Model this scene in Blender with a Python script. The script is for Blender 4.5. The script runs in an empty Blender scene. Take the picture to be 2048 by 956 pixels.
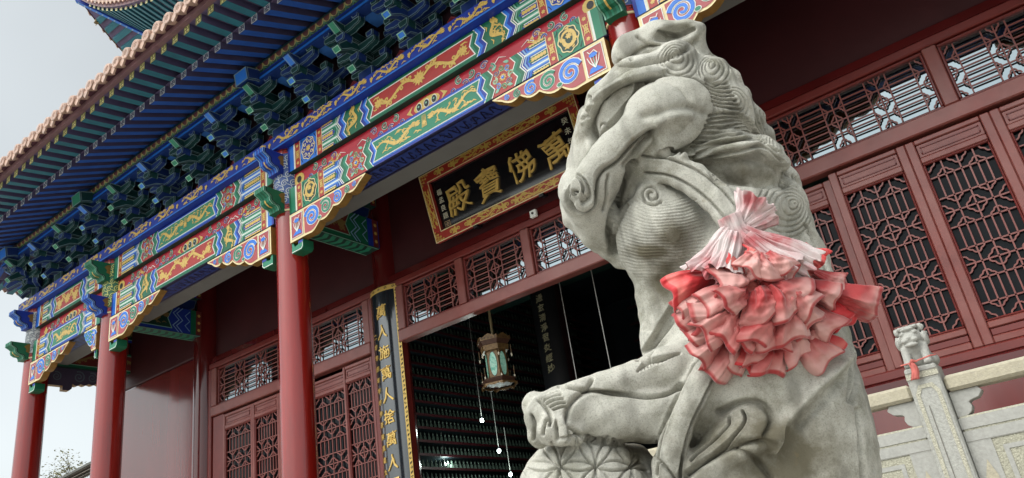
import bpy, math, random
import numpy as np
from mathutils import Vector, Matrix
random.seed(7); rng=np.random.default_rng(5)
sc=bpy.context.scene; col=sc.collection; PI=math.pi
# ---------------------------------------------------------------- camera
RC=np.array([[0.78677465,0.60014295,-0.14427087],[-0.35143986,0.24341048,-0.90401403],[-0.50742061,0.76195785,0.40242335]])
FP=1580.9
cam=bpy.data.cameras.new('Camera'); cam.sensor_width=36; cam.lens=FP/2048*36
cam.clip_start=0.05; cam.clip_end=2000
cam.dof.use_dof=False
co=bpy.data.objects.new('Camera',cam); col.objects.link(co)
co.matrix_world=Matrix(((RC[0,0],-RC[1,0],-RC[2,0],0),(RC[0,1],-RC[1,1],-RC[2,1],0),(RC[0,2],-RC[1,2],-RC[2,2],0),(0,0,0,1)))
sc.camera=co
def ray(px,py): return RC.T@np.array([px-1024.,py-478.,FP])
def onY(px,py,Y):
    d=ray(px,py); return d*(Y/d[1])
def at(px,py,d): return RC.T@(np.array([(px-1024.)/FP,(py-478.)/FP,1.])*d)
# ---------------------------------------------------------------- sky, sun, exposure
w=bpy.data.worlds.new('World'); sc.world=w; w.use_nodes=True
nt=w.node_tree; nt.nodes.clear()
SUN_EL=math.radians(52); SUN_AZ=math.radians(200)
sky=nt.nodes.new('ShaderNodeTexSky'); sky.sky_type='NISHITA'; sky.sun_disc=False
sky.sun_elevation=SUN_EL; sky.sun_rotation=SUN_AZ; sky.dust_density=4; sky.air_density=1.0; sky.ozone_density=1.0
hs=nt.nodes.new('ShaderNodeHueSaturation'); hs.inputs['Saturation'].default_value=0.18
tc=nt.nodes.new('ShaderNodeTexCoord'); no=nt.nodes.new('ShaderNodeTexNoise'); no.inputs['Scale'].default_value=1.6; no.inputs['Detail'].default_value=4
mr=nt.nodes.new('ShaderNodeMapRange'); mr.inputs[1].default_value=.3; mr.inputs[2].default_value=.7; mr.inputs[3].default_value=.86; mr.inputs[4].default_value=1.10
mx=nt.nodes.new('ShaderNodeMix'); mx.data_type='RGBA'; mx.blend_type='MULTIPLY'; mx.inputs[0].default_value=1
bg=nt.nodes.new('ShaderNodeBackground'); bg.inputs[1].default_value=0.13
ou=nt.nodes.new('ShaderNodeOutputWorld')
nt.links.new(sky.outputs[0],hs.inputs['Color']); nt.links.new(tc.outputs['Generated'],no.inputs['Vector'])
nt.links.new(no.outputs[0],mr.inputs[0]); nt.links.new(hs.outputs[0],mx.inputs[6]); nt.links.new(mr.outputs[0],mx.inputs[7])
tn=nt.nodes.new('ShaderNodeMix'); tn.data_type='RGBA'; tn.blend_type='MULTIPLY'; tn.inputs[0].default_value=1; tn.inputs[7].default_value=(.955,1.0,.985,1); nt.links.new(mx.outputs[2],tn.inputs[6]); nt.links.new(tn.outputs[2],bg.inputs[0]); nt.links.new(bg.outputs[0],ou.inputs[0])
sl=bpy.data.lights.new('Sun','SUN'); sl.energy=.85; sl.angle=math.radians(50); sl.color=(1,.97,.92)
so=bpy.data.objects.new('Sun',sl); col.objects.link(so)
# sun from the courtyard side, behind the camera's left shoulder
sd=Vector((math.sin(SUN_AZ)*math.cos(SUN_EL),math.cos(SUN_AZ)*math.cos(SUN_EL),math.sin(SUN_EL)))
so.rotation_euler=sd.to_track_quat('Z','Y').to_euler()
vs=sc.view_settings; vs.view_transform='Standard'; vs.look='None'; vs.gamma=1; vs.use_curve_mapping=False; vs.exposure=0.97
sc.cycles.max_bounces=8; sc.cycles.use_denoising=True
# ---------------------------------------------------------------- materials
MATS={}
def mat(name,c,rough=.5,spec=.5,var=.12,vs_=6.,bump=0.,bs=30.,metal=0.,coat=0.,c2=None,c2s=3.,c2t=(.5,.62),emit=None,es=0,streak=False,coatr=.08):
    if name in MATS: return MATS[name]
    m=bpy.data.materials.new(name); m.use_nodes=True; n=m.node_tree; b=n.nodes['Principled BSDF']
    b.inputs['Roughness'].default_value=rough; b.inputs['Specular IOR Level'].default_value=spec; b.inputs['Metallic'].default_value=metal
    b.inputs['Coat Weight'].default_value=coat; b.inputs['Coat Roughness'].default_value=coatr
    t=n.nodes.new('ShaderNodeTexCoord'); vec=t.outputs['Object']
    if streak:
        mp=n.nodes.new('ShaderNodeMapping'); mp.inputs['Scale'].default_value=(1,1,.12); n.links.new(vec,mp.inputs[0]); vec=mp.outputs[0]
    x=n.nodes.new('ShaderNodeTexNoise'); x.inputs['Scale'].default_value=vs_; x.inputs['Detail'].default_value=6; n.links.new(vec,x.inputs['Vector'])
    r=n.nodes.new('ShaderNodeMapRange'); r.inputs[1].default_value=.25; r.inputs[2].default_value=.75; r.inputs[3].default_value=1-var; r.inputs[4].default_value=1+var
    n.links.new(x.outputs[0],r.inputs[0])
    k=n.nodes.new('ShaderNodeMix'); k.data_type='RGBA'; k.blend_type='MULTIPLY'; k.inputs[0].default_value=1; k.inputs[6].default_value=(*c,1)
    n.links.new(r.outputs[0],k.inputs[7]); cur=k.outputs[2]
    if c2:
        y=n.nodes.new('ShaderNodeTexNoise'); y.inputs['Scale'].default_value=c2s; y.inputs['Detail'].default_value=8; y.inputs['Roughness'].default_value=.65; n.links.new(vec,y.inputs['Vector'])
        r2=n.nodes.new('ShaderNodeMapRange'); r2.inputs[1].default_value=c2t[0]; r2.inputs[2].default_value=c2t[1]; n.links.new(y.outputs[0],r2.inputs[0])
        k2=n.nodes.new('ShaderNodeMix'); k2.data_type='RGBA'; n.links.new(r2.outputs[0],k2.inputs[0]); n.links.new(cur,k2.inputs[6]); k2.inputs[7].default_value=(*c2,1); cur=k2.outputs[2]
    n.links.new(cur,b.inputs['Base Color'])
    if bump:
        z=n.nodes.new('ShaderNodeTexNoise'); z.inputs['Scale'].default_value=bs; z.inputs['Detail'].default_value=5; n.links.new(vec,z.inputs['Vector'])
        bb=n.nodes.new('ShaderNodeBump'); bb.inputs['Strength'].default_value=bump; bb.inputs['Distance'].default_value=.02
        n.links.new(z.outputs[0],bb.inputs['Height']); n.links.new(bb.outputs[0],b.inputs['Normal'])
    if emit: b.inputs['Emission Color'].default_value=(*emit,1); b.inputs['Emission Strength'].default_value=es
    MATS[name]=m; return m
GOLD=mat('gold_paint',(.60,.40,.09),.4,.5,.18,40)
CREAM=mat('cream_edge',(.72,.60,.33),.5,.5,.1,20)
WHITE=mat('white_line',(.74,.75,.70),.55,.4,.06)
BLUE=mat('ultramarine_paint',(.010,.035,.30),.45,.4,.15,8)
BLUEM=mat('mid_blue_paint',(.02,.16,.62),.45,.4,.1)
BLUEL=mat('pale_blue_paint',(.22,.38,.62),.5,.4,.08)
GREEN=mat('green_paint',(.008,.125,.062),.45,.4,.15,8)
GREENM=mat('mid_green_paint',(.02,.20,.115),.5,.4,.1)
GREENL=mat('pale_green_paint',(.22,.45,.34),.5,.4,.08)
GREEND=mat('dark_green_paint',(.006,.04,.028),.45,.4,.15)
REDP=mat('vermilion_paint',(.36,.028,.022),.42,.4,.12,10)
CRIM=mat('crimson_paint',(.40,.012,.03),.42,.4,.12,6)
REDK=mat('rose_paint',(.36,.06,.07),.45,.4,.12)
PURP=mat('violet_paint',(.09,.04,.20),.45,.4,.1)
BLACK=mat('black_line',(.006,.006,.008),.4,.4,.1)
INDIGO=mat('indigo_soffit_paint',(.03,.032,.085),.4,.4,.12,10)
NAVY=mat('navy_soffit_line',(.004,.006,.03),.4,.4,.1)
BBL=mat('bracket_blue',(.008,.030,.15),.45,.4,.2,5)
BGR=mat('bracket_green',(.006,.042,.042),.45,.4,.2,5)
LINE=mat('pale_outline',(.17,.26,.28),.55,.4,.1)
TEAL=mat('teal_rafter_paint',(.02,.14,.19),.5,.4,.15,4)
RBLUE=mat('rafter_blue_paint',(.02,.09,.38),.5,.4,.15,4)
BOARD=mat('dark_roof_board',(.11,.09,.17),.6,.3,.25,5)
LACQ=mat('red_lacquer',(.085,.008,.008),.16,.5,.2,3,.05,8,coat=.3,streak=True)
COLM=mat('column_lacquer',(.25,.012,.008),.15,.6,.25,2.5,.16,5,coat=.4,streak=True,coatr=.05,c2=(.17,.013,.011),c2s=4,c2t=(.5,.7))
DOOR=mat('dusty_sheen_joinery',(.18,.036,.028),.36,.5,.2,5,.03,20,c2=(.23,.075,.062),c2s=2.2,c2t=(.36,.66))  # pinker patches put the sky's reflection on dusty gloss into the colour
DOORD=mat('red_joinery_edge',(.15,.02,.016),.35,.5,.15,5)
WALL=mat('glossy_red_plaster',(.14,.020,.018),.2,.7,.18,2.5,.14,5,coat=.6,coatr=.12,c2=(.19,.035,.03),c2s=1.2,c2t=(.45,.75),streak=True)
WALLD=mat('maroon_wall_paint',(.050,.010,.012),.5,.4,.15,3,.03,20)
CEIL=mat('gallery_ceiling_plaster',(.17,.17,.16),.8,.2,.06)
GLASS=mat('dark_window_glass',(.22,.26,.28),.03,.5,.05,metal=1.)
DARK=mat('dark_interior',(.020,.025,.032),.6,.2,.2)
TERRA=mat('terracotta_tile',(.48,.32,.25),.6,.4,.2,12,.1,40,c2=(.30,.23,.20),c2s=8,c2t=(.5,.7))
FASC=mat('eave_fascia',(.20,.11,.125),.5,.4,.2,4,c2=(.10,.03,.04),c2s=3,c2t=(.55,.75))
YEL=mat('rafter_end_yellow',(.72,.68,.30),.5,.4,.1)
GREYL=mat('grey_outline',(.52,.54,.60),.5,.4,.1)
STONE=mat('pale_granite',(.36,.355,.325),.75,.3,.16,60,.25,90,c2=(.30,.30,.28),c2s=140,c2t=(.5,.7))
STONEB=mat('buff_granite',(.40,.36,.27),.75,.3,.14,50,.2,90,c2=(.34,.31,.25),c2s=120,c2t=(.5,.7))
# ---------------------------------------------------------------- mesh builder
class MB:
    def __init__(s): s.v=[]; s.f=[]; s.m=[]; s.mats=[]
    def mi(s,m):
        if m not in s.mats: s.mats.append(m)
        return s.mats.index(m)
    def add(s,vs,fs,m):
        o=len(s.v); i=s.mi(m); s.v+=[tuple(map(float,p)) for p in vs]
        for f in fs: s.f.append(tuple(o+k for k in f)); s.m.append(i)
    def box(s,x0,x1,y0,y1,z0,z1,m):
        vs=[(x,y,z) for z in (z0,z1) for y in (y0,y1) for x in (x0,x1)]
        s.add(vs,[(0,2,3,1),(4,5,7,6),(0,1,5,4),(2,6,7,3),(0,4,6,2),(1,3,7,5)],m)
    def bbox(s,x0,x1,y0,y1,z0,z1,m,c=.01):
        # box with chamfered long edges (all 12), as three overlapping-free shells
        xs=(x0,x0+c,x1-c,x1); ys=(y0,y0+c,y1-c,y1); zs=(z0,z0+c,z1-c,z1)
        P={}
        vs=[]
        for ax in range(3):
            for si in (0,1):
                for a in (0,1):
                    for b in (0,1):
                        q=[0,0,0]; o=[i for i in range(3) if i!=ax]
                        L=(xs,ys,zs); q[ax]=L[ax][3*si]; q[o[0]]=L[o[0]][1+a]; q[o[1]]=L[o[1]][1+b]
                        P[(ax,si,a,b)]=len(vs); vs.append(q)
        fs=[]
        def add(idx):
            c_=np.mean([vs[i] for i in idx],0); ctr=np.array([(x0+x1)/2,(y0+y1)/2,(z0+z1)/2])
            n_=np.cross(np.subtract(vs[idx[1]],vs[idx[0]]),np.subtract(vs[idx[2]],vs[idx[0]]))
            fs.append(idx if n_@(c_-ctr)>0 else idx[::-1])
        for ax in range(3):
            for si in (0,1): add((P[ax,si,0,0],P[ax,si,1,0],P[ax,si,1,1],P[ax,si,0,1]))
        for s0 in (0,1):
            for s1 in (0,1):
                # edges
                for k in (0,1,2):
                    pass
        # edge quads
        for a in (0,1):
            for b in (0,1):
                add((P[0,a,b,0],P[0,a,b,1],P[1,b,a,1],P[1,b,a,0]))
                add((P[0,a,0,b],P[0,a,1,b],P[2,b,a,1],P[2,b,a,0]))
                add((P[1,a,0,b],P[1,a,1,b],P[2,b,1,a],P[2,b,0,a]))
        for a in (0,1):
            for b in (0,1):
                for d in (0,1): add((P[0,a,b,d],P[1,b,a,d],P[2,d,a,b]))
        s.add(vs,fs,m)
    def hexa(s,p8,m):
        s.add(p8,[(0,2,3,1),(4,5,7,6),(0,1,5,4),(2,6,7,3),(0,4,6,2),(1,3,7,5)],m)
    def prism(s,poly,O,U,V,N,d,m,m2=None):
        """polygon (u,v) CCW extruded from O by d along N (front cap at +d)"""
        O=np.array(O,float);U=np.array(U,float);V=np.array(V,float);N=np.array(N,float)
        a=[O+U*u+V*v for u,v in poly]; b=[p+N*d for p in a]; n=len(poly)
        A=sum(poly[i][0]*poly[(i+1)%n][1]-poly[(i+1)%n][0]*poly[i][1] for i in range(n))
        flip=(A<0)^(np.dot(np.cross(U,V),N)<0)
        fs=[tuple(range(n,2*n)),tuple(range(n-1,-1,-1))]; sd=[(i,(i+1)%n,n+(i+1)%n,n+i) for i in range(n)]
        if flip: fs=[f[::-1] for f in fs]; sd=[f[::-1] for f in sd]
        s.add(a+b,[fs[0]],m) ; o=len(s.v)-2*n; i2=s.mi(m2 or m)
        for f in [fs[1]]+sd: s.f.append(tuple(o+k for k in f)); s.m.append(i2)
    def tube(s,pts,rad,m,n=8,cap=True):
        pts=[np.array(p,float) for p in pts]; k=len(pts)
        if np.isscalar(rad): rad=[rad]*k
        vs=[];fs=[]; up=np.array([.13,.27,.95])
        for i,p in enumerate(pts):
            t=pts[min(i+1,k-1)]-pts[max(i-1,0)]; t/=np.linalg.norm(t)+1e-12
            a=np.cross(t,up); 
            if np.linalg.norm(a)<.05: a=np.cross(t,[1,0,0])
            a/=np.linalg.norm(a); b=np.cross(t,a)
            for j in range(n): vs.append(p+rad[i]*(math.cos(2*PI*j/n)*a+math.sin(2*PI*j/n)*b))
        for i in range(k-1):
            for j in range(n): fs.append((i*n+j,i*n+(j+1)%n,(i+1)*n+(j+1)%n,(i+1)*n+j))
        if cap: fs+= [tuple(range(n-1,-1,-1)),tuple((k-1)*n+j for j in range(n))]
        s.add(vs,fs,m)
    def lathe(s,prof,c,m,n=24,ax=2,axis=None):
        """prof: list of (r,h) ; around vertical axis at c"""
        vs=[];fs=[];c=np.array(c,float)
        for r,h in prof:
            for j in range(n):
                a=2*PI*j/n; vs.append(c+np.array([r*math.cos(a),r*math.sin(a),h]))
        for i in range(len(prof)-1):
            for j in range(n): fs.append((i*n+j,i*n+(j+1)%n,(i+1)*n+(j+1)%n,(i+1)*n+j))
        fs+=[tuple(range(n-1,-1,-1)),tuple((len(prof)-1)*n+j for j in range(n))]
        s.add(vs,fs,m)
    def mesh(s,name,smooth=False):
        me=bpy.data.meshes.new(name); me.from_pydata(s.v,[],s.f)
        for m in s.mats: me.materials.append(m)
        me.polygons.foreach_set('material_index',s.m)
        if smooth:
            me.polygons.foreach_set('use_smooth',[True]*len(s.f))
        me.update(); return me
    def build(s,name,parent=None,smooth=False,loc=None,bevel=0):
        o=bpy.data.objects.new(name,s.mesh(name,smooth)); col.objects.link(o); o.parent=parent
        if loc is not None: o.location=loc
        if smooth:
            try:
                mod=o.modifiers.new('edge','EDGE_SPLIT'); mod.split_angle=math.radians(40)
            except Exception: pass
        if bevel:
            mod=o.modifiers.new('bevel','BEVEL'); mod.width=bevel; mod.segments=2; mod.limit_method='ANGLE'
        return o
def tag(o,label=None,cat=None,group=None,kind=None):
    if label: o['label']=label
    if cat: o['category']=cat
    if group: o['group']=group
    if kind: o['kind']=kind
    return o
def thing(name,label,cat,loc=(0,0,0),group=None):
    o=bpy.data.objects.new(name,None); o.empty_display_size=.1; col.objects.link(o); o.location=loc
    return tag(o,label,cat,group)
def link(name,me,parent,loc=(0,0,0),rot=(0,0,0),scale=None):
    o=bpy.data.objects.new(name,me); col.objects.link(o); o.parent=parent; o.location=loc; o.rotation_euler=rot
    if scale: o.scale=scale
    return o
# ---------------------------------------------------------------- painting on a plane
class Fr:
    """painting frame: u along U, v along V, layers stacked along N"""
    def __init__(s,b,O,U,V,N=None,flip=False,L=0):
        s.b=b;s.O=np.array(O,float);s.U=np.array(U,float);s.V=np.array(V,float)
        s.N=np.array(N,float) if N is not None else np.cross(s.U,s.V); s.N=s.N/np.linalg.norm(s.N)
        s.flip=flip;s.L=L;s.cn=[0];s.dx=0;s.dy=0;s.sc=1;s.rot=0;s.mir=False;s.step=.0035
    def P(s,u,v,k):
        if s.mir: u=-u
        if s.rot: u,v=u*math.cos(s.rot)-v*math.sin(s.rot),u*math.sin(s.rot)+v*math.cos(s.rot)
        u=s.dx+s.sc*u; v=s.dy+s.sc*v
        if s.flip: u=s.L-u
        return s.O+s.U*u+s.V*v+s.N*(s.step*k)
    def sub(s,dx,dy,sc=1,rot=0,mir=False):
        import copy
        t=copy.copy(s); t.dx=s.dx+s.sc*dx; t.dy=s.dy+s.sc*dy; t.sc=s.sc*sc; t.rot=rot; t.mir=mir; return t
    def face(s,vs,idx,m):
        # orient to N
        a,b_,c=[np.array(vs[i]) for i in idx[:3]]
        nn=np.zeros(3)
        for i in range(len(idx)):
            nn+=np.cross(vs[idx[i]],vs[idx[(i+1)%len(idx)]])
        if nn@s.N<0: idx=idx[::-1]
        s.b.add([vs[i] for i in idx],[tuple(range(len(idx)))],m)
    def jit(s,k):
        c=s.cn if hasattr(s,'cn') else s.__dict__.setdefault('cn',[0])
        c[0]+=1; return k+(c[0]%120)*.006
    def poly(s,pts,m,k=1):
        k=s.jit(k)
        vs=[s.P(u,v,k) for u,v in pts]; s.face(vs,list(range(len(vs))),m)
    def rect(s,u0,u1,v0,v1,m,k=1): s.poly([(u0,v0),(u1,v0),(u1,v1),(u0,v1)],m,k)
    def stroke(s,pts,wd,m,k=2,closed=False):
        p=np.array(pts,float); n=len(p); k=s.jit(k)
        if n<2: return
        ww=np.full(n,wd,float) if np.isscalar(wd) else np.interp(np.linspace(0,1,n),np.linspace(0,1,len(wd)),wd)
        if closed: nx=np.roll(p,-1,0); pv=np.roll(p,1,0)
        else: nx=np.vstack([p[1:],2*p[-1:]-p[-2:-1]]); pv=np.vstack([2*p[:1]-p[1:2],p[:-1]])
        t1=p-pv; t2=nx-p
        t1/=np.linalg.norm(t1,axis=1)[:,None]+1e-9; t2/=np.linalg.norm(t2,axis=1)[:,None]+1e-9
        t=t1+t2; t/=np.linalg.norm(t,axis=1)[:,None]+1e-9
        nr=np.stack([-t[:,1],t[:,0]],1); c=np.clip((t*t1).sum(1),.5,1)
        off=nr*(ww/2/c)[:,None]
        vs=[s.P(*q,k) for q in p+off]+[s.P(*q,k) for q in p-off]
        o=[]
        for i in range(n if closed else n-1):
            j=(i+1)%n; o.append((i,j,n+j,n+i))
        a=np.cross(vs[o[0][1]]-vs[o[0][0]],vs[o[0][2]]-vs[o[0][0]])
        if a@s.N<0: o=[f[::-1] for f in o]
        s.b.add(vs,o,m)
    def ell(s,u,v,ru,rv,m,k=2,n=12): s.poly([(u+ru*math.cos(2*PI*i/n),v+rv*math.sin(2*PI*i/n)) for i in range(n)],m,k)
    def spiral(s,u,v,r,turns,wd,m,k=2,a0=0,cw=1,n=20,rin=.12):
        s.stroke([(u+r*(1-(1-rin)*i/n)*math.cos(a0+cw*2*PI*turns*i/n),v+r*(1-(1-rin)*i/n)*math.sin(a0+cw*2*PI*turns*i/n)) for i in range(n+1)],[wd,wd*.75,wd*.6],m,k)
    def leaf(s,u,v,l,a,wd,m,k=2):
        ca,sa=math.cos(a),math.sin(a)
        q=[(0,0),(.35,.5),(.7,.38),(1,0),(.65,-.28),(.3,-.4)]
        s.poly([(u+l*x*ca-wd*y*sa,v+l*x*sa+wd*y*ca) for x,y in q],m,k)
def burst(F,u,v,r,m,k=2,n=9,sq=1.):
    F.poly([(u+r*(1 if i%2==0 else .62)*math.cos(PI*i/n),v+sq*r*(1 if i%2==0 else .62)*math.sin(PI*i/n)) for i in range(2*n)],m,k)
def scroll(F,L,H,m,k=2):
    """gold flower scroll across a panel L x H centred on 0"""
    burst(F,0,0,H*.42,m,k,11,.95)
    for sg in (-1,1):
        G=F.sub(0,0,1,0,sg<0)
        n=24; S=[(H*.3+(L/2-H*.5)*t,H*.24*math.sin(t*PI*2.2)*(1)) for t in np.linspace(0,1,n)]
        G.stroke(S,[.03,.034,.02],m,k)
        burst(G,L/2-H*.42,-H*.02,H*.30,m,k,9)
        for t,si in ((.12,1),(.26,1),(.34,-1),(.5,-1),(.62,-1),(.7,1),(.84,1)):
            x,y=S[int(t*(n-1))]
            G.spiral(x,y+si*H*.16,H*.13,1.1,.024,m,k,a0=-si*PI/2,cw=si,n=10)
            G.leaf(x+.03,y+si*H*.05,H*.30,si*.9,H*.16,m,k)
        G.stroke([(L/2-H*.3,-H*.28),(L/2-H*.15,-H*.30),(L/2-H*.05,-H*.2)],[.02,.006],m,k)
        G.stroke([(L/2-H*.5,H*.3),(L/2-H*.25,H*.34),(L/2-H*.1,H*.26)],[.025,.008],m,k)
def dragon(F,L,H,m,k=2,seed=0,waves=1.6):
    """long sinuous golden dragon, head at +u"""
    r=random.Random(seed); n=30
    S=[((-.5+.86*t)*L,H*.27*math.sin(t*PI*2*waves+.5)*(1-.25*t)) for t in np.linspace(0,1,n)]
    w0=H*.19
    F.stroke(S,[w0*.25,w0*.7,w0,w0,w0*.9,w0*.8],m,k)
    for i in range(2,n-2,1):
        x,y=S[i]; dx,dy=S[i+1][0]-S[i-1][0],S[i+1][1]-S[i-1][1]; l=math.hypot(dx,dy)+1e-9; nx,ny=-dy/l,dx/l
        if i%2==0: F.poly([(x+nx*w0*.35,y+ny*w0*.35),(x+nx*w0*.95-dx/l*.02,y+ny*w0*.95-dy/l*.02),(x+nx*w0*.35+dx*.45,y+ny*w0*.35+dy*.45)],m,k)
    for i in (7,13,19,24):
        x,y=S[i]; si=-1 if y>0 else 1; x2,y2=x+r.uniform(-.3,.3)*H,y+si*H*.34
        F.stroke([(x,y),((x+x2)/2+.03,(y+y2)/2),(x2,y2)],[w0*.6,w0*.35,w0*.3],m,k)
        for a in (-.7,-.1,.5): F.stroke([(x2,y2),(x2+H*.15*math.cos(a+si*.9),y2+H*.13*math.sin(a+si*.9))],[w0*.3,w0*.1],m,k)
    hx,hy=.43*L,S[-1][1]
    F.poly([(hx-H*.13,hy-H*.12),(hx+H*.06,hy-H*.16),(hx+H*.22,hy-H*.05),(hx+H*.10,hy-.0),(hx+H*.22,hy+H*.09),(hx+H*.05,hy+H*.15),(hx-H*.12,hy+H*.12)],m,k)
    for a,l in ((2.3,.26),(2.7,.3),(-2.4,.24),(-2.8,.28),(3.1,.25)): F.stroke([(hx-H*.05,hy),(hx+l*H*math.cos(a),hy+l*H*math.sin(a))],[w0*.4,w0*.1],m,k)
    for j in range(int(12*L/H/2)):
        x=r.uniform(-.47,.47)*L; y=r.choice((-1,1))*r.uniform(.24,.4)*H
        F.stroke([(x-.035,y-.008),(x,y+.012),(x+.04,y-.006)],[.006,.016,.004],m,k)
    F.stroke([(S[0][0]-.02,S[0][1]+H*.12),S[0],(S[0][0]-.03,S[0][1]-H*.1)],[.005,.03,.005],m,k)
def Wz(u,d,h0,h1):
    H=h1-h0; return [(u+d,h0),(u,h0+H*.25),(u+d,h0+H*.5),(u,h0+H*.75),(u+d,h1)]
# ================================================================ SETTING
GZ=-1.55; PZ=-0.25
g=MB(); g.box(-600,600,-600,900,GZ-.2,GZ,mat('courtyard_granite',(.42,.40,.36),.8,.3,.12,.8,.1,12,c2=(.36,.34,.30),c2s=.6,c2t=(.45,.7)))
tag(g.build('ground'),kind='structure')
# ================================================================ HALL
hall=thing('temple_hall','red and gold temple hall with painted beams, bracketed eaves and lattice doors','temple',(-6,5.6,PZ))
HO=np.array([-6,5.6,PZ])
class HB(MB):
    def build(s,name,parent=None,**k):
        o=MB.build(s,name,parent or hall,**k)
        if (parent or hall) is hall: o.location=-Vector(HO)
        return o
def hlink(name,me,loc,rot=(0,0,0),parent=None,scale=None):
    p=parent or hall
    return link(name,me,p,Vector(loc)-(Vector(HO) if p is hall else Vector((0,0,0))),rot,scale)
CX=[-13.29,-10.90,-6.885,-2.145,1.95]; CY=5.64; CR=.186; FY=5.50; WY=7.1
b=HB(); b.box(-16,8,4.5,20,GZ,PZ,STONE); b.build('platform')
# ---- columns with painted tops
class Cyl(Fr):
    def __init__(s,b,c,r,z0): s.b=b;s.c=c;s.r=r;s.z0=z0;s.dx=s.dy=0;s.sc=1;s.rot=0;s.mir=False;s.flip=False;s.step=.003;s.N=np.array([0,-1.,.0])
    def P(s,u,v,k):
        if s.mir:u=-u
        if s.rot: u,v=u*math.cos(s.rot)-v*math.sin(s.rot),u*math.sin(s.rot)+v*math.cos(s.rot)
        u=s.dx+s.sc*u; v=s.dy+s.sc*v; a=u/s.r; R=s.r+s.step*k
        return np.array([s.c[0]+R*math.sin(a),s.c[1]-R*math.cos(a),s.z0+v])
PG=[mat('column_top_silver',(.42,.44,.45),.5,.4,.08),mat('column_top_green',(.03,.13,.07),.5,.4,.1),mat('column_top_blue',(.06,.11,.30),.5,.4,.1)]
SW=[mat('spiral_slate',(.12,.14,.17),.5,.4,.08),mat('spiral_yellow',(.55,.55,.16),.5,.4,.08),mat('spiral_silver',(.48,.52,.55),.5,.4,.08)]
for i,x in enumerate(CX):
    b=HB(); b.lathe([(.196,PZ),(.190,1.5),(CR,4.49)],(x,CY,0),COLM,40); b.lathe([(.33,PZ),(.36,PZ+.06),(.33,PZ+.16),(.27,PZ+.2)],(x,CY,0),STONE,32)
    c=b.build('column',smooth=True)
    b=HB(); kk=[0,1,2,2,0][i]; b.lathe([(CR+.006,4.49),(CR+.006,5.34)],(x,CY,0),PG[kk],40)
    b.lathe([(CR+.012,4.485),(CR+.012,4.505)],(x,CY,0),CREAM,40)
    F=Cyl(b,(x,CY),CR+.008,4.51)
    for z0,z1 in ((0,.065),(.765,.83)):
        for q in range(24): F.rect(-.6+q*.05,-.55+q*.05,z0,z1,REDP,1)
        for q in range(12): F.stroke([(-.6+q*.1,z0+.012),(-.6+q*.1,z1-.012),(-.55+q*.1,z1-.012),(-.55+q*.1,z0+.025),(-.575+q*.1,z0+.025)],.009,BLACK,2)
    for rr in range(6):
        for q in range(-4,5):
            u=q*.105+(rr%2)*.052; v=.12+rr*.115
            F.spiral(u,v,.047,1.6,.012,SW[kk],1,a0=.4,cw=1,n=16); F.stroke([(u+.043,v+.018),(u+.03,v+.075),(u-.02,v+.10)],[.012,.009],SW[kk],1)
    ob=b.build('painted_column_top',parent=c,smooth=False)
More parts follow.
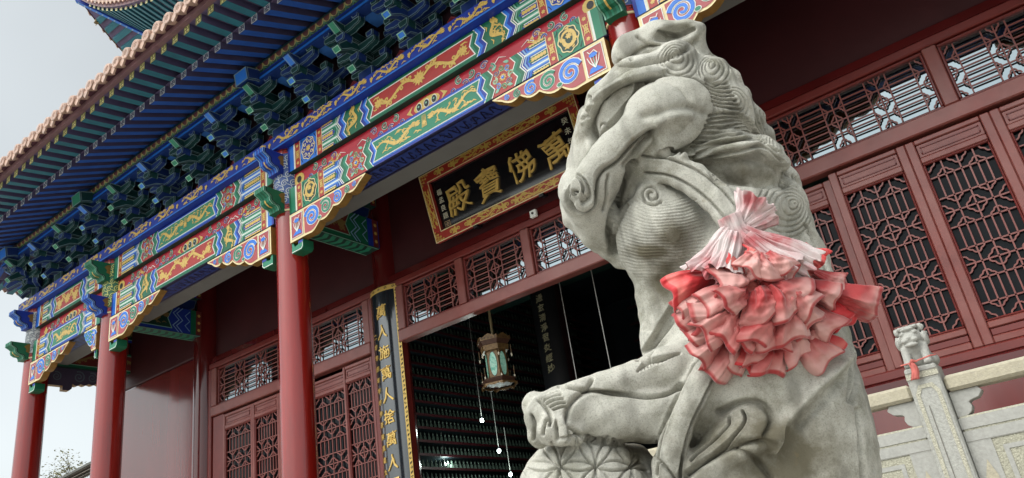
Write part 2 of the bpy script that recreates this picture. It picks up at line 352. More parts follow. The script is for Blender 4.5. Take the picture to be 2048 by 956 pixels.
# ---- painted beam faces
def beam_face(b,x0,x1,z0,z1,kind,N=(0,-1,0),Y=FY,U=(1,0,0),square=False,seed=0,O=None,dk=False):
    """kind 'R' red scroll centre in green border, 'D' green dragon centre in blue border"""
    L=x1-x0; H=z1-z0; O=(x0,Y,z0) if O is None else O
    A=dict(R=(GREEN,GREENM,GREENL,BLUE,BLUEM,BLUEL),D=(BLUE,BLUEM,BLUEL,GREEN,GREENM,GREENL))[kind]
    base,mid,lt,b2,m2,l2=A; d=H*.15; p=H*.10
    for fl in (False,True):
        F=Fr(b,O,U,(0,0,1),N,fl,L); M=L/2
        u=0
        F.rect(0,.035,0,H,b2,1); F.rect(.035,.11,0,H,m2,1); F.rect(.11,.135,0,H,WHITE,1); u=.135
        def redstrip(u):
            F.rect(u,u+.10,0,H,REDP,1); F.stroke([(u+.004,0),(u+.004,H)],.009,CREAM,2); F.stroke([(u+.096,0),(u+.096,H)],.009,CREAM,2)
            for q in (.16,.84): burst(F,u+.05,H*q,.026,GOLD,2,6)
            for q in (.38,.46,.54,.62): F.stroke([(u+.025,H*q),(u+.075,H*q)],.012,GOLD,2)
            F.stroke([(u+.05,H*.34),(u+.05,H*.66)],.010,GOLD,2)
            for q in (-1,1): F.stroke([(u+.05+q*.03,H*.30),(u+.05+q*.012,H*.5),(u+.05+q*.034,H*.7)],[.006,.012,.006],GOLD,2)
            return u+.10
        u=redstrip(u)
        if square:
            wq=H*.86; F.rect(u,u+wq,0,H,m2,1); c=u+wq/2
            R=[(c+H*.33*(1+.07*math.cos(8*t))*math.cos(t),H/2+H*.42*(1+.06*math.cos(8*t))*math.sin(t)) for t in np.linspace(0,2*PI,40)[:-1]]
            F.poly(R,b2 if kind=='R' else GREEND,2); F.stroke(R,.011,CREAM,3,True)
            if kind=='R':
                burst(F,c,H/2,H*.14,GOLD,3,8)
                for t in np.linspace(0,2*PI,9)[:-1]:
                    F.spiral(c+H*.22*math.cos(t),H/2+H*.28*math.sin(t),H*.085,1.1,.014,CREAM,3,a0=t,n=10)
            else:
                r=random.Random(3)
                F.stroke([(c+H*.24*math.cos(t)*(1-.05*t),H/2+H*.30*math.sin(t)*(1-.06*t)) for t in np.linspace(0,6.6,26)],[H*.05,H*.11,H*.12,H*.12],GOLD,3)
                burst(F,c-.01,H*.6,H*.12,GOLD,3,7)
                for q in range(16):
                    t=r.uniform(0,6.28); rr=r.uniform(.12,.3)*H; F.leaf(c+rr*math.cos(t),H/2+rr*1.2*math.sin(t),H*.13,r.uniform(0,6.28),H*.07,GOLD,3)
            for su in (-1,1):
                for sv in (-1,1): F.stroke([(c+su*wq*.46,H/2+sv*H*.28),(c+su*wq*.40,H/2+sv*H*.36),(c+su*wq*.36,H/2+sv*H*.45)],.009,BLACK,2)
            u=redstrip(u+wq)
        # hexagon stripes with tips toward the centre; colour of this zone is the border colour
        s=(.27 if square else .40) if L>3 else .24; e=u+s; hb,hm,hl=base,mid,lt
        W=lambda k:[(k-x_+ (k*0),y_) for x_,y_ in []]
        def Z(k): return [(k+d*(1 if i%2==0 else 0),H*i/4) for i in range(5)]
        F.poly([(u,0)]+Z(e)+[(u,H)],hb,1)
        for vc,top in ((.5,0),(0,1),(1,1)):
            for q,(hh,mm,wd) in enumerate(((.235,WHITE,.010),(.205,hl,.016),(.17,hm,.016),(.115,WHITE,.009))):
                pts=[(u,H*(vc-hh)),(e-.02+d*.15-(.235-hh)*.3-q*.012,H*(vc-hh)),(e+d-.02-(.235-hh)*.8-q*.012,H*vc),(e-.02+d*.15-(.235-hh)*.3-q*.012,H*(vc+hh)),(u,H*(vc+hh))]
                if top:
                    pts=pts[2:] if vc==0 else pts[:3]
                    pts=[(a,min(max(c_,.004),H-.004)) for a,c_ in pts]
                F.stroke(pts,wd,mm,2)
            # gold leaf in the lozenge
            if not top: F.poly([(u,H*(vc-.095)),(e-.08,H*(vc-.095)),(e+d-.09,H*vc),(e-.08,H*(vc+.095)),(u,H*(vc+.095))],b2,2)
            else:
                sg=1 if vc==0 else -1; F.poly([(u,H*vc),(e+d-.10,H*vc),(e-.09,H*(vc+sg*.095)),(u,H*(vc+sg*.095))],b2,2)
            n=max(4,int(s/.045)); lo,hi=(-.075,.075) if not top else ((0,.08) if vc==0 else (-.08,0))
            up=[];dn=[]
            for q in range(n):
                xx=u+.01+q*(s-.06)/n; up+= [(xx,H*(vc+hi*.55)),(xx+.02,H*(vc+hi))]; dn+=[(xx,H*(vc+lo*.55)),(xx+.02,H*(vc+lo))]
            tip=(e+d-.14,H*vc)
            F.poly(dn+[tip]+up[::-1],GOLD,3)
        # outer zigzag band
        def band(k0,cols):
            for q,(c_,wd) in enumerate(cols):
                F.poly(Z(k0)+Z(k0+wd)[::-1],c_,2); k0+=wd
            return k0
        bt=.5 if L>3 else .16
        if kind=='R':
            k=band(e,((WHITE,.012),(b2,.045),(m2,.035),(WHITE,.012)))
        else:
            k=band(e,((WHITE,.012),(b2,.045),(m2,.04),(WHITE,.012)))
        fld=.27 if L>3 else 0
        if fld:
            fc=GREEND if kind=='R' else REDP
            F.poly(Z(k)+Z(k+fld)[::-1],GREEN if kind=='R' else REDP,1)
            c=k+fld/2+d/2
            if kind=='R':
                G=F.sub(c,H/2,1,PI/2*.8); dragon(G,H*.92,H*.62,GOLD,2,seed,1.1)
            else:
                burst(F,c,H/2,H*.14,GOLD,2,9); F.ell(c,H/2,H*.06,H*.06,BLUEM,3); F.ell(c-.005,H*.515,H*.02,H*.02,WHITE,4)
                for q,t in enumerate(np.linspace(0,2*PI,9)[:-1]):
                    cc=(GREENL,PURP,GREENM,BLUEM)[q%4]
                    F.spiral(c+H*.30*math.cos(t),H/2+H*.33*math.sin(t),H*.11,1.2,.024,CREAM,2,a0=t+2,n=10); F.spiral(c+H*.30*math.cos(t),H/2+H*.33*math.sin(t),H*.11,1.2,.013,cc,3,a0=t+2,n=10)
                for q in (.1,.9): F.leaf(c-.1,H*q,.08,.4,.04,GREENL,2); F.leaf(c+.12,H*(1-q),.08,2.6,.04,GREENL,2)
            k=k+fld
            k=band(k,((WHITE,.012),(b2,.045),(m2,.04),(WHITE,.012)))
        # border and centre panel (half)
        F.poly(Z(k)+[(M,H),(M,0)],base,1)
        k2=k+.05
        def Zp(k_,a): return [(k_+d*1.0,H*a),(k_,H*(a+(.5-a)*.28)),(k_+d*1.0,H*.5),(k_,H*(1-(a+(.5-a)*.28))),(k_+d*1.0,H*(1-a))] if 0 else [(k_,H*a),(k_+d*1.1,H*.5),(k_,H*(1-a))]
        for off,aa,cc,ly in ((-.045,.055,mid,2),(-.015,.10,lt if kind=='R' else WHITE,2),(0,.115,WHITE,2)):
            if ly: pass
        F.poly(Zp(k2-.03,.07)+[(M,H*.93),(M,H*.07)],mid,2)
        F.poly(Zp(k2,.115)+[(M,H*.885),(M,H*.115)],WHITE,3)
        F.poly(Zp(k2+.018,.15)+[(M,H*.85),(M,H*.15)],REDP if kind=='R' else GREENM if not dk else GREEND,4)
    PL=2*(M-k2-.03)-.05; F=Fr(b,O,U,(0,0,1),N,False,L).sub(M,H/2)
    if kind=='R': scroll(F,PL,H*.68,GOLD,5)
    else:
        for sg in (-1,1):
            dragon(F.sub(sg*PL*.255,0,1,0,sg>0),PL*.44,H*.62,GOLD,5,seed+sg+1,1.25 if L>3 else .9)
        burst(F,0,0,H*.1,GOLD,5,6)
        for q in range(5): F.stroke([(-.03+.015*q,-.05),(-.02+.012*q,H*.28)],[.01,.004],GOLD,5)
def redboard(b,x0,x1,z0,z1,Y):
    L=x1-x0;H=z1-z0;F=Fr(b,(x0,Y,z0),(1,0,0),(0,0,1),(0,-1,0)); F.rect(0,L,0,H,CRIM,1)
    G=F.sub(L/2,H/2)
    G.ell(0,0,.19,H*.40,GOLD,2,14); burst(G,0,0,H*.45,GOLD,2,14,1)
    for q in (-.11,0,.11): G.ell(q,0,.042,H*.27,WHITE,3,10); G.ell(q,0,.034,H*.22,BLACK,4,10); G.ell(q,.004,.013,.013,GREENL,5,8)
    for sg in (-1,1):
        T=G.sub(0,0,1,0,sg<0)
        T.poly([(.2,-H*.3),(.30,0),(.2,H*.3),(.24,0)],GOLD,2)
        cl=[BLUE,GREENM,PURP,GREEN,BLUE,PURP,GREENM]
        def cloud(c0,n,dirn):
            for q in range(n):
                x=c0+dirn*q*.085; y=(.12 if q%2 else -.14)*H*1.6
                T.spiral(x,y,H*.25,1.3,.028,WHITE,2,a0=q*1.3,cw=1 if q%2 else -1,n=13); T.spiral(x,y,H*.25,1.3,.017,cl[q%7],3,a0=q*1.3,cw=1 if q%2 else -1,n=13)
            T.stroke([(c0+dirn*(n-.5)*.085,-.02),(c0+dirn*(n+.3)*.085,.03),(c0+dirn*(n+1.3)*.085,-.01)],[.012,.004],WHITE,2)
        if L>3:
            cloud(.38,7 if L>4.4 else 6,1)
            x=L/2*.66; T.poly([(x-.11,0),(x-.05,H*.18),(x,H*.43),(x+.05,H*.18),(x+.11,0),(x+.05,-H*.18),(x,-H*.43),(x-.05,-H*.18)],GOLD,2)
            T.ell(x,0,.03,.03,CRIM,3)
            for a in range(4): T.spiral(x+.055*math.cos(a*PI/2),.052*math.sin(a*PI/2),.024,1.,.008,CRIM,3,a0=a,n=8)
            cloud(L/2-.32,6,-1)
            T.ell(L/2-.12,0,.09,H*.42,GOLD,2); T.ell(L/2-.12,0,.04,H*.22,BLACK,3)
        else:
            cloud(.34,4,1); T.poly([(L/2-.3,0),(L/2-.24,H*.4),(L/2-.18,0),(L/2-.24,-H*.4)],GOLD,2)
def queti(b,xc,sg,Ln,N=(0,-1,0),O=None,U=None,dim=False,Y=5.47,flower=True):
    """sparrow brace hanging under the beam: xc column face, grows toward sg"""
    U=np.array([sg,0,0.]) if U is None else np.array(U,float); O=np.array([xc,Y,4.385]) if O is None else np.array(O,float); N=np.array(N,float); th=.10
    H=.36; s=Ln/1.3
    low=[(0,-H),(.30*s,-H)]
    xs=[.30,.52,.76,.98,1.20]; hs=[-.355,-.27,-.185,-.115,-.07]
    for i in range(4):
        for t in np.linspace(0,1,7)[1:]:
            x=xs[i]+(xs[i+1]-xs[i])*t; h=hs[i]+(hs[i+1]-hs[i])*t; low.append((x*s,h-.045*math.sin(t*PI)))
    low.append((1.30*s,-.012)); poly=low+[(1.30*s,0),(0,0)]
    b.prism(poly,O-N*th,U,(0,0,1),N,th,CREAM,mat('ochre_edge',(.24,.13,.03),.5,.4,.2,15))
    F=Fr(b,O,U,(0,0,1),N)
    F.rect(.03*s,.235*s,-H+.03,-.03,REDK,1); F.stroke([(.035*s,-H+.036),(.23*s,-H+.036),(.23*s,-.036),(.035*s,-.036)],.008,WHITE,2,True)
    c=.137*s
    F.poly([(.06*s,-H+.06),(.215*s,-H+.06),(.19*s,-H+.11),(.13*s,-H+.125),(.09*s,-H+.09)],BLUEM,2)
    for a in (-.06,-.03,0,.03,.06): F.stroke([(c,-H+.1),(c+a*.8*s,-H+.17),(c+a*1.1*s,-H+.23)],[.011,.006],WHITE if a else GREENL,3)
    F.ell(c,-H+.24,.045*s,.025,BLUEM,3); F.stroke([(c-.05*s,-H+.235),(c-.02*s,-H+.28),(c+.03*s,-H+.26),(c+.05*s,-.07)],.007,WHITE,4)
    inner=[(x,y+.024) for x,y in low if x>=.30*s and x<1.25*s]
    inner=[(.262*s,-H+.03)]+[(max(x,.262*s),min(y,-.03)) for x,y in inner]+[(1.26*s,-.022),(.262*s,-.022)]
    F.poly(inner,REDK,1)
    for q,(x,y,r,cc) in enumerate(((.40,-.17,.125,BLUEM),(.64,-.135,.095,GREENM),(.84,-.105,.075,BLUEM),(1.0,-.08,.045,GREENM),(1.12,-.062,.032,BLUEM))):
        x*=s
        F.spiral(x,y,r,1.9,.050*r/.1,WHITE,2,a0=PI*.9-q*.3,cw=-1,n=30,rin=.1); F.spiral(x,y,r,1.9,.034*r/.1,cc,3,a0=PI*.9-q*.3,cw=-1,n=30,rin=.1)
    F.ell(.53*s,-.235,.035,.028,WHITE,2); F.ell(.53*s,-.235,.027,.02,GREENM,3)
    # hook block under the heel
    if flower:
        O2=O-N*.02-np.array([0,0,H])
        b.prism([(0,-.13),(.17*s,-.13),(.20*s,-.10),(.20*s,-.01),(.12*s,-.01),(.11*s,-.05),(.05*s,-.06),(.03*s,-.01),(0,0)],O2-N*.15,U,(0,0,1),N,.15,GREENM,GREEN)
        G=Fr(b,O2,U,(0,0,1),N); G.stroke([(.0,-.12),(.165*s,-.12),(.19*s,-.095),(.19*s,-.02)],.008,WHITE,1); G.rect(.12*s,.195*s,-.045,-.012,BLUE,1)
    return b
BAYS=[(CX[0],CX[1],'R','D',0),(CX[1],CX[2],'D','R',0),(CX[2],CX[3],'R','D',1),(CX[3],CX[4],'D','R',0)]
for i,(xa,xb,ku,kl,sq) in enumerate(BAYS):
    x0,x1=xa+CR-.035,xb-CR+.035
    b=HB(); b.box(x0,x1,FY,FY+.28,4.98,5.335,GREEND)
    beam_face(b,x0,x1,4.985,5.333,ku,square=sq,seed=i); b.build('upper_beam')
    b=HB(); b.box(x0,x1,FY+.07,FY+.2,4.762,4.978,CRIM); redboard(b,x0,x1,4.764,4.97,FY+.07); b.build('cushion_board')
    b=HB(); b.box(x0,x1,FY,FY+.28,4.415,4.76,INDIGO)
    beam_face(b,x0,x1,4.42,4.758,kl,square=sq,seed=i+5)
    F=Fr(b,(x0,FY+.01,4.415),(1,0,0),(0,1,0),(0,0,-1)); L=x1-x0
    for v in (.02,.24): F.stroke([(0,v),(L,v)],.012,NAVY,1)
    F.rect(L*.22,L*.78,.035,.225,mat('soffit_blue',(.022,.05,.22),.45,.4,.12),1)
    r=random.Random(i)
    for q in range(int(L*.56/.13)):
        x=L*.23+q*.13; F.stroke([(x+.1*t,.13+.07*math.sin(t*6.2+q)) for t in np.linspace(0,1,7)],.014,NAVY,2); F.spiral(x+.05,.13+.03*(-1)**q,.05,1.1,.009,NAVY,2,a0=q,n=9)
    lb=b.build('lower_beam')
    b=HB(); b.box(x0,x1,FY+.285,FY+.56,4.43,4.56,CEIL); b.build('soffit_plank')
    for sg,xc in ((1,xa+CR-.01),(-1,xb-CR+.01)):
        if i==0: Ln=1.22 if sg>0 else .36
        else: Ln=1.29
        b=HB(); queti(b,xc,sg,Ln); b.build('sparrow_brace')
    b=HB(); xe0=xa-(.32 if i==0 else 0); b.box(xe0,xb,5.40,5.86,5.34,5.52,BLUE)
    F=Fr(b,(xe0,5.40,5.34),(1,0,0),(0,0,1),(0,-1,0)); L=xb-xe0; n=round(L/.62)
    for q in range(n):
        u=(q+.5)*L/n; dragon(F.sub(u-.03,.10,1,0,q%2==1 if 0 else False),.46,.15,GOLD,1,q,1.3); burst(F,u+.27,.10,.033,GOLD,1,5); F.leaf(u+.27,.05,.06,1.7,.03,GOLD,1)
    F.stroke([(0,.012),(L,.012)],.02,BLUEM,1)
    b.build('architrave_plank')
# ---- beam noses that pass through the columns
NOSE=[(u*.86,v*.92) for u,v in [(0,.30),(.34,.30),(.34,.235),(.28,.205),(.245,.175),(.25,.14),(.235,.105),(.19,.075),(.13,.07),(.105,.04),(.10,0),(0,0)]]
for i,x in enumerate(CX):
    for j,(z,hh) in enumerate(((4.99,1.),(4.47,.95))):
        bl=(i!=1)^(j==1)
        dk,md,lt=(BLUE,BLUEM,BLUEL) if bl else (GREEN,GREENM,GREENL)
        b=HB(); P=[(u,v*hh) for u,v in NOSE]
        b.prism(P,(x-.095,CY-CR+.02,z),(0,-1,0),(0,0,1),(1,0,0),.19,dk)
        F=Fr(b,(x+.095,CY-CR+.02,z),(0,-1,0),(0,0,1),(1,0,0))
        F.stroke([(u-.010,v*.94+.008) for u,v in P[1:-1]],.007,lt,1); F.stroke([(u-.024,v*.92+.012) for u,v in P[1:-1]],.010,BLACK,1)
        F.poly([(.0,.10),(.06,.12),(.05,.16),(.09,.2),(.05,.24),(0,.25)],mat('ochre_edge',(0,0,0)),1)
        # scalloped front: painted stripes on each front facet
        for k in range(1,len(P)-2):
            (ua,va),(ub,vb)=P[k],P[k+1]
            A=np.array([x-.095,CY-CR+.02-ua,z+va]); B=np.array([x-.095,CY-CR+.02-ub,z+vb]); V=B-A; l=np.linalg.norm(V); V/=l; N=np.cross([1,0,0],V); 
            if N[1]>0 or (abs(N[1])<.2 and N[2]>0): N=-N
            G=Fr(b,A,(1,0,0),V,N); G.rect(.006,.018,0,l,lt,1); G.rect(.172,.184,0,l,lt,1); G.rect(.03,.055,0,l,md,1); G.rect(.135,.16,0,l,md,1); G.rect(.085,.105,0,l,GOLD if k>4 and k<8 else md,1)
        b.build('beam_nose')
# ---- bracket sets
def rimline(b,poly,O,U,V,N,m,w=.011,k=1,sk=()):
    F=Fr(b,O,U,V,N); c=np.mean(poly,0); n=len(poly)
    q=np.array(poly); nx=np.roll(q,-1,0); pv=np.roll(q,1,0)
    t1=(q-pv)/np.linalg.norm(q-pv,axis=1)[:,None]; t2=(nx-q)/np.linalg.norm(nx-q,axis=1)[:,None]
    A=sum(q[i][0]*nx[i][1]-nx[i][0]*q[i][1] for i in range(n)); s=1 if A>0 else -1
    n1=np.stack([-t1[:,1],t1[:,0]],1)*s; n2=np.stack([-t2[:,1],t2[:,0]],1)*s
    bis=n1+n2; bis/=np.maximum((bis*n1).sum(1),.4)[:,None]*1.0
    F.stroke((q+bis*w*.9).tolist(),w,m,k,True)
def oprism(b,poly,O,U,V,N,d,m,ln,w=.010):
    """prism with pale outlines on its front face, right face and under faces"""
    b.prism(poly,O,U,V,N,d,m)
    O=np.array(O,float);U=np.array(U,float);V=np.array(V,float);N=np.array(N,float)
    rimline(b,poly,O+N*d,U,V,N,ln,w)
    n=len(poly); A=sum(poly[i][0]*poly[(i+1)%n][1]-poly[(i+1)%n][0]*poly[i][1] for i in range(n)); s=1 if A>0 else -1
    for i in range(n):
        p0=np.array(poly[i]);p1=np.array(poly[(i+1)%n]); e=p1-p0; l=np.linalg.norm(e)
        if l<.03: continue
        nr=np.array([e[1],-e[0]])/l*s; n3=U*nr[0]+V*nr[1]
        if n3[2]>.3: continue
        E=(U*e[0]+V*e[1])/l
        F=Fr(b,O+U*p0[0]+V*p0[1],E,N,n3)
        F.stroke([(.002,.010),(l-.002,.010)],w,ln,1); F.stroke([(.002,d-.010),(l-.002,d-.010)],w,ln,1)
        if l>.07: pass
def gong(L,h=.098): return [(-L,h),(L,h),(L,h*.45),(L-.035,h*.22),(L-.085,.02),(L-.14,0),(-L+.14,0),(-L+.085,.02),(-L+.035,h*.22),(-L,h*.45)]
def dou(b,y,z,u,m,ln,s=.075,h=.09):
    p=[(-s,h),(s,h),(s,h*.5),(s*.72,0),(-s*.72,0),(-s,h*.5)]
    oprism(b,p,(u,y+s,z),(1,0,0),(0,0,1),(0,-1,0),2*s,m,ln,.009)
def ccluster(A,B,head):
    """meshes for one bracket set at column axis u=0; A arms colour, B block colour"""
    out=[]
    b=MB(); dou(b,5.6,5.52,0,B,LINE,.115,.20); out.append(('base_block',b))
    for (y,z,L) in ((5.6,5.72,.30),(5.6,5.93,.40),(5.40,5.86,.31),(5.20,6.02,.30)):
        b=MB(); oprism(b,gong(L),(0,y+.042,z+.012),(1,0,0),(0,0,1),(0,-1,0),.084,A,LINE,.008)
        for s in (-1,1): dou(b,y,z+.112,s*(L-.06),B,LINE,.055,.08)
        out.append(('bracket_arm',b))
    for (y0,y1,z,tip) in ((5.6,5.25,5.71,5.60),(5.6,5.04,5.88,5.76)):
        b=MB(); l=y0-y1
        p=[(0,0),(l*.35,.01),(l*.62,-.02),(l-.05,tip-z),(l,tip-z+.05),(l-.02,tip-z+.085),(l*.72,.09),(l*.5,.105),(0,.105)]
        oprism(b,p,(-.05,y0,z),(0,-1,0),(0,0,1),(1,0,0),.10,A,LINE)
        F=Fr(b,(-.05,y1+.05,tip),(1,0,0),np.array([0,-.7,.7]),(0,-.7,-.7)); F.rect(.0,.10,0,.07,BLUEM if A is BBL else GREENM,1); F.stroke([(.005,.004),(.095,.004),(.095,.066),(.005,.066)],.010,GREENL,2,True)
        out.append(('bracket_tongue',b))
    b=MB(); dou(b,5.39,5.765,0,B,LINE,.07,.09); out.append(('step_block',b)); b=MB(); dou(b,5.19,5.935,0,B,LINE,.07,.085); out.append(('step_block',b))
    b=MB()
    p=[(0,0),(.42,0),(.50,.02),(.61,.10),(.60,.13),(.3,.13),(0,.13)]
    oprism(b,p,(-.05,5.6,6.02),(0,-1,0),(0,0,1),(1,0,0),.10,A,LINE)
    F=Fr(b,(-.05,5.1,6.04),(1,0,0),np.array([0,-.81,.59]),(0,-.59,-.81)); F.rect(0,.1,0,.13,BLUEM if A is BBL else GREENM,1)
    out.append(('bracket_head',b))
    if head:
        C=BBL if A is BGR else BGR
        b=MB(); p=[(0,0),(.22,0),(.34,-.04),(.37,.13),(.2,.17),(0,.17)]
        oprism(b,p,(-.12,5.30,6.18),(0,-1,0),(0,0,1),(1,0,0),.24,C,LINE,.012)
        F=Fr(b,(-.12,4.96,6.14),(1,0,0),np.array([0,-.17,.98]),(0,-.98,-.17)); F.rect(.0,.24,.0,.17,BLUEM if C is BBL else GREENM,1); F.stroke([(.006,.006),(.234,.006),(.234,.165),(.006,.165)],.012,LINE,2,True)
        out.append(('beam_end',b))
    return [(n,b.mesh(n)) for n,b in out]
CL={}
for k,(A,B) in enumerate(((BGR,BBL),(BBL,BGR))):
    for h in (0,1): CL[(k,h)]=ccluster(A,B,h)
xs=[]; 
for i in range(len(CX)-1):
    n=[3,5,6,5][i]
    for q in range(n): xs.append((CX[i]+(CX[i+1]-CX[i])*q/n,q==0))
xs.append((CX[-1],True))
i1=[i for i,(x,h) in enumerate(xs) if abs(x-CX[2])<.01][0]
def place_cluster(x,k,h,rot=0,o=(0,0,0)):
    e=bpy.data.objects.new('bracket_set',None); e.empty_display_size=.05; col.objects.link(e); e.parent=hall
    e.rotation_euler=(0,0,rot); e.location=Vector((x,0,0))-Vector(HO)+Vector(o)
    for n,me in CL[(k,h)]: link(n,me,e)
for i,(x,h) in enumerate(xs): place_cluster(x,(i-i1)%2,int(h))
# corner set: turned 45 degrees, and three along the gable side
def rotated_set(px,py,rot,k):
    c,s=math.cos(rot),math.sin(rot)
    # set is modelled with its column axis at (0,5.6)
    place_cluster(0,k,0,rot,(px+s*5.6,py-c*5.6,0))
rotated_set(CX[0],5.6,-PI/4,(1)); rotated_set(CX[0],5.6,-PI/2,0)
for q in (1,2): rotated_set(CX[0]+.04,5.64+.81*q,-PI/2,q%2)
# boards between the sets with red flame ornaments
b=HB(); b.box(CX[0],CX[-1],5.71,5.78,5.52,6.55,mat('backboard_maroon',(.030,.012,.018),.6,.3,.25,5)); b.build('bracket_backboard')
def flame(i,x):
    b=HB()
    p=[(-.27,0),(-.24,.07),(-.17,.09),(-.15,.17),(-.09,.19),(-.06,.30),(0,.345),(.06,.30),(.09,.19),(.15,.17),(.17,.09),(.24,.07),(.27,0)]
    oprism(b,p,(x,5.70,5.521),(1,0,0),(0,0,1),(0,-1,0),.02,mat('flame_board_red',(.20,.025,.03),.5,.4,.1),REDK,.008)
    F=Fr(b,(x,5.68,5.521),(1,0,0),(0,0,1),(0,-1,0))
    F.ell(0,.07,.022,.022,WHITE,2); 
    for q in range(9):
        t=PI*(q+.5)/9; F.stroke([(.045*math.cos(t),.07+.045*math.sin(t)),(.12*math.cos(t),.07+.15*math.sin(t))],[.010,.004],GOLD,2)
    F.stroke([(.05*math.cos(t),.07+.05*math.sin(t)) for t in np.linspace(0,PI,9)],.009,GOLD,2)
    b.build('flame_board')
for i in range(len(xs)-1): flame(i,(xs[i][0]+xs[i+1][0])/2)
# purlin tie and purlin, painted with a scalloped rope pattern
E0=-14.75; E1=3.6
b=HB(); b.box(CX[0]-.45,E1,5.13,5.26,6.175,6.30,BBL)
F=Fr(b,(CX[0]-.45,5.13,6.175),(1,0,0),(0,0,1),(0,-1,0)); L=E1-CX[0]+.45
F.rect(0,L,.03,.065,BLUEM,1); F.rect(0,L,.10,.115,BLUE,1); b.build('purlin_tie')
for i in range(len(xs)-1):
    b=HB(); b.box(xs[i][0]+.24,xs[i+1][0]-.24,5.265,5.5,6.185,6.215,mat('soffit_sky_blue',(.045,.17,.52),.45,.4,.12)); b.build('bracket_soffit')
b=HB(); k=20
b.tube([(CX[0]-.55,5.2,6.40),(E1,5.2,6.40)],.095,BGR,20); nW=int((E1-CX[0]+.5)/.125)
class Purl(Fr):
    def P(s,u,v,k): a=v; R=.095+.003*k; return np.array([s.O[0]+u,5.2-R*math.cos(a),6.40-R*math.sin(a)])
F=Purl(b,(CX[0]-.5,0,0),(1,0,0),(0,0,1),(0,-1,0))
for q in range(nW):
    u=q*.125
    F.poly([(u+.062+.062*math.cos(t),.05+.62*abs(math.sin(t))) for t in np.linspace(PI,0,7)],mat('purlin_brown',(.09,.03,.03),.5,.4,.2),1)
    F.stroke([(u+.0625+.0625*math.cos(t),.12+.62*abs(math.sin(t))) for t in np.linspace(PI,0,7)],.05 if 0 else .022,mat('rope_yellow',(.30,.27,.10),.5,.4,.2),2)
    F.stroke([(u+.0625+.0625*math.cos(t),.42+.62*abs(math.sin(t))) for t in np.linspace(PI,0,7)],.016,mat('rope_green',(.05,.16,.09),.5,.4,.2),2)
b.build('eave_purlin')
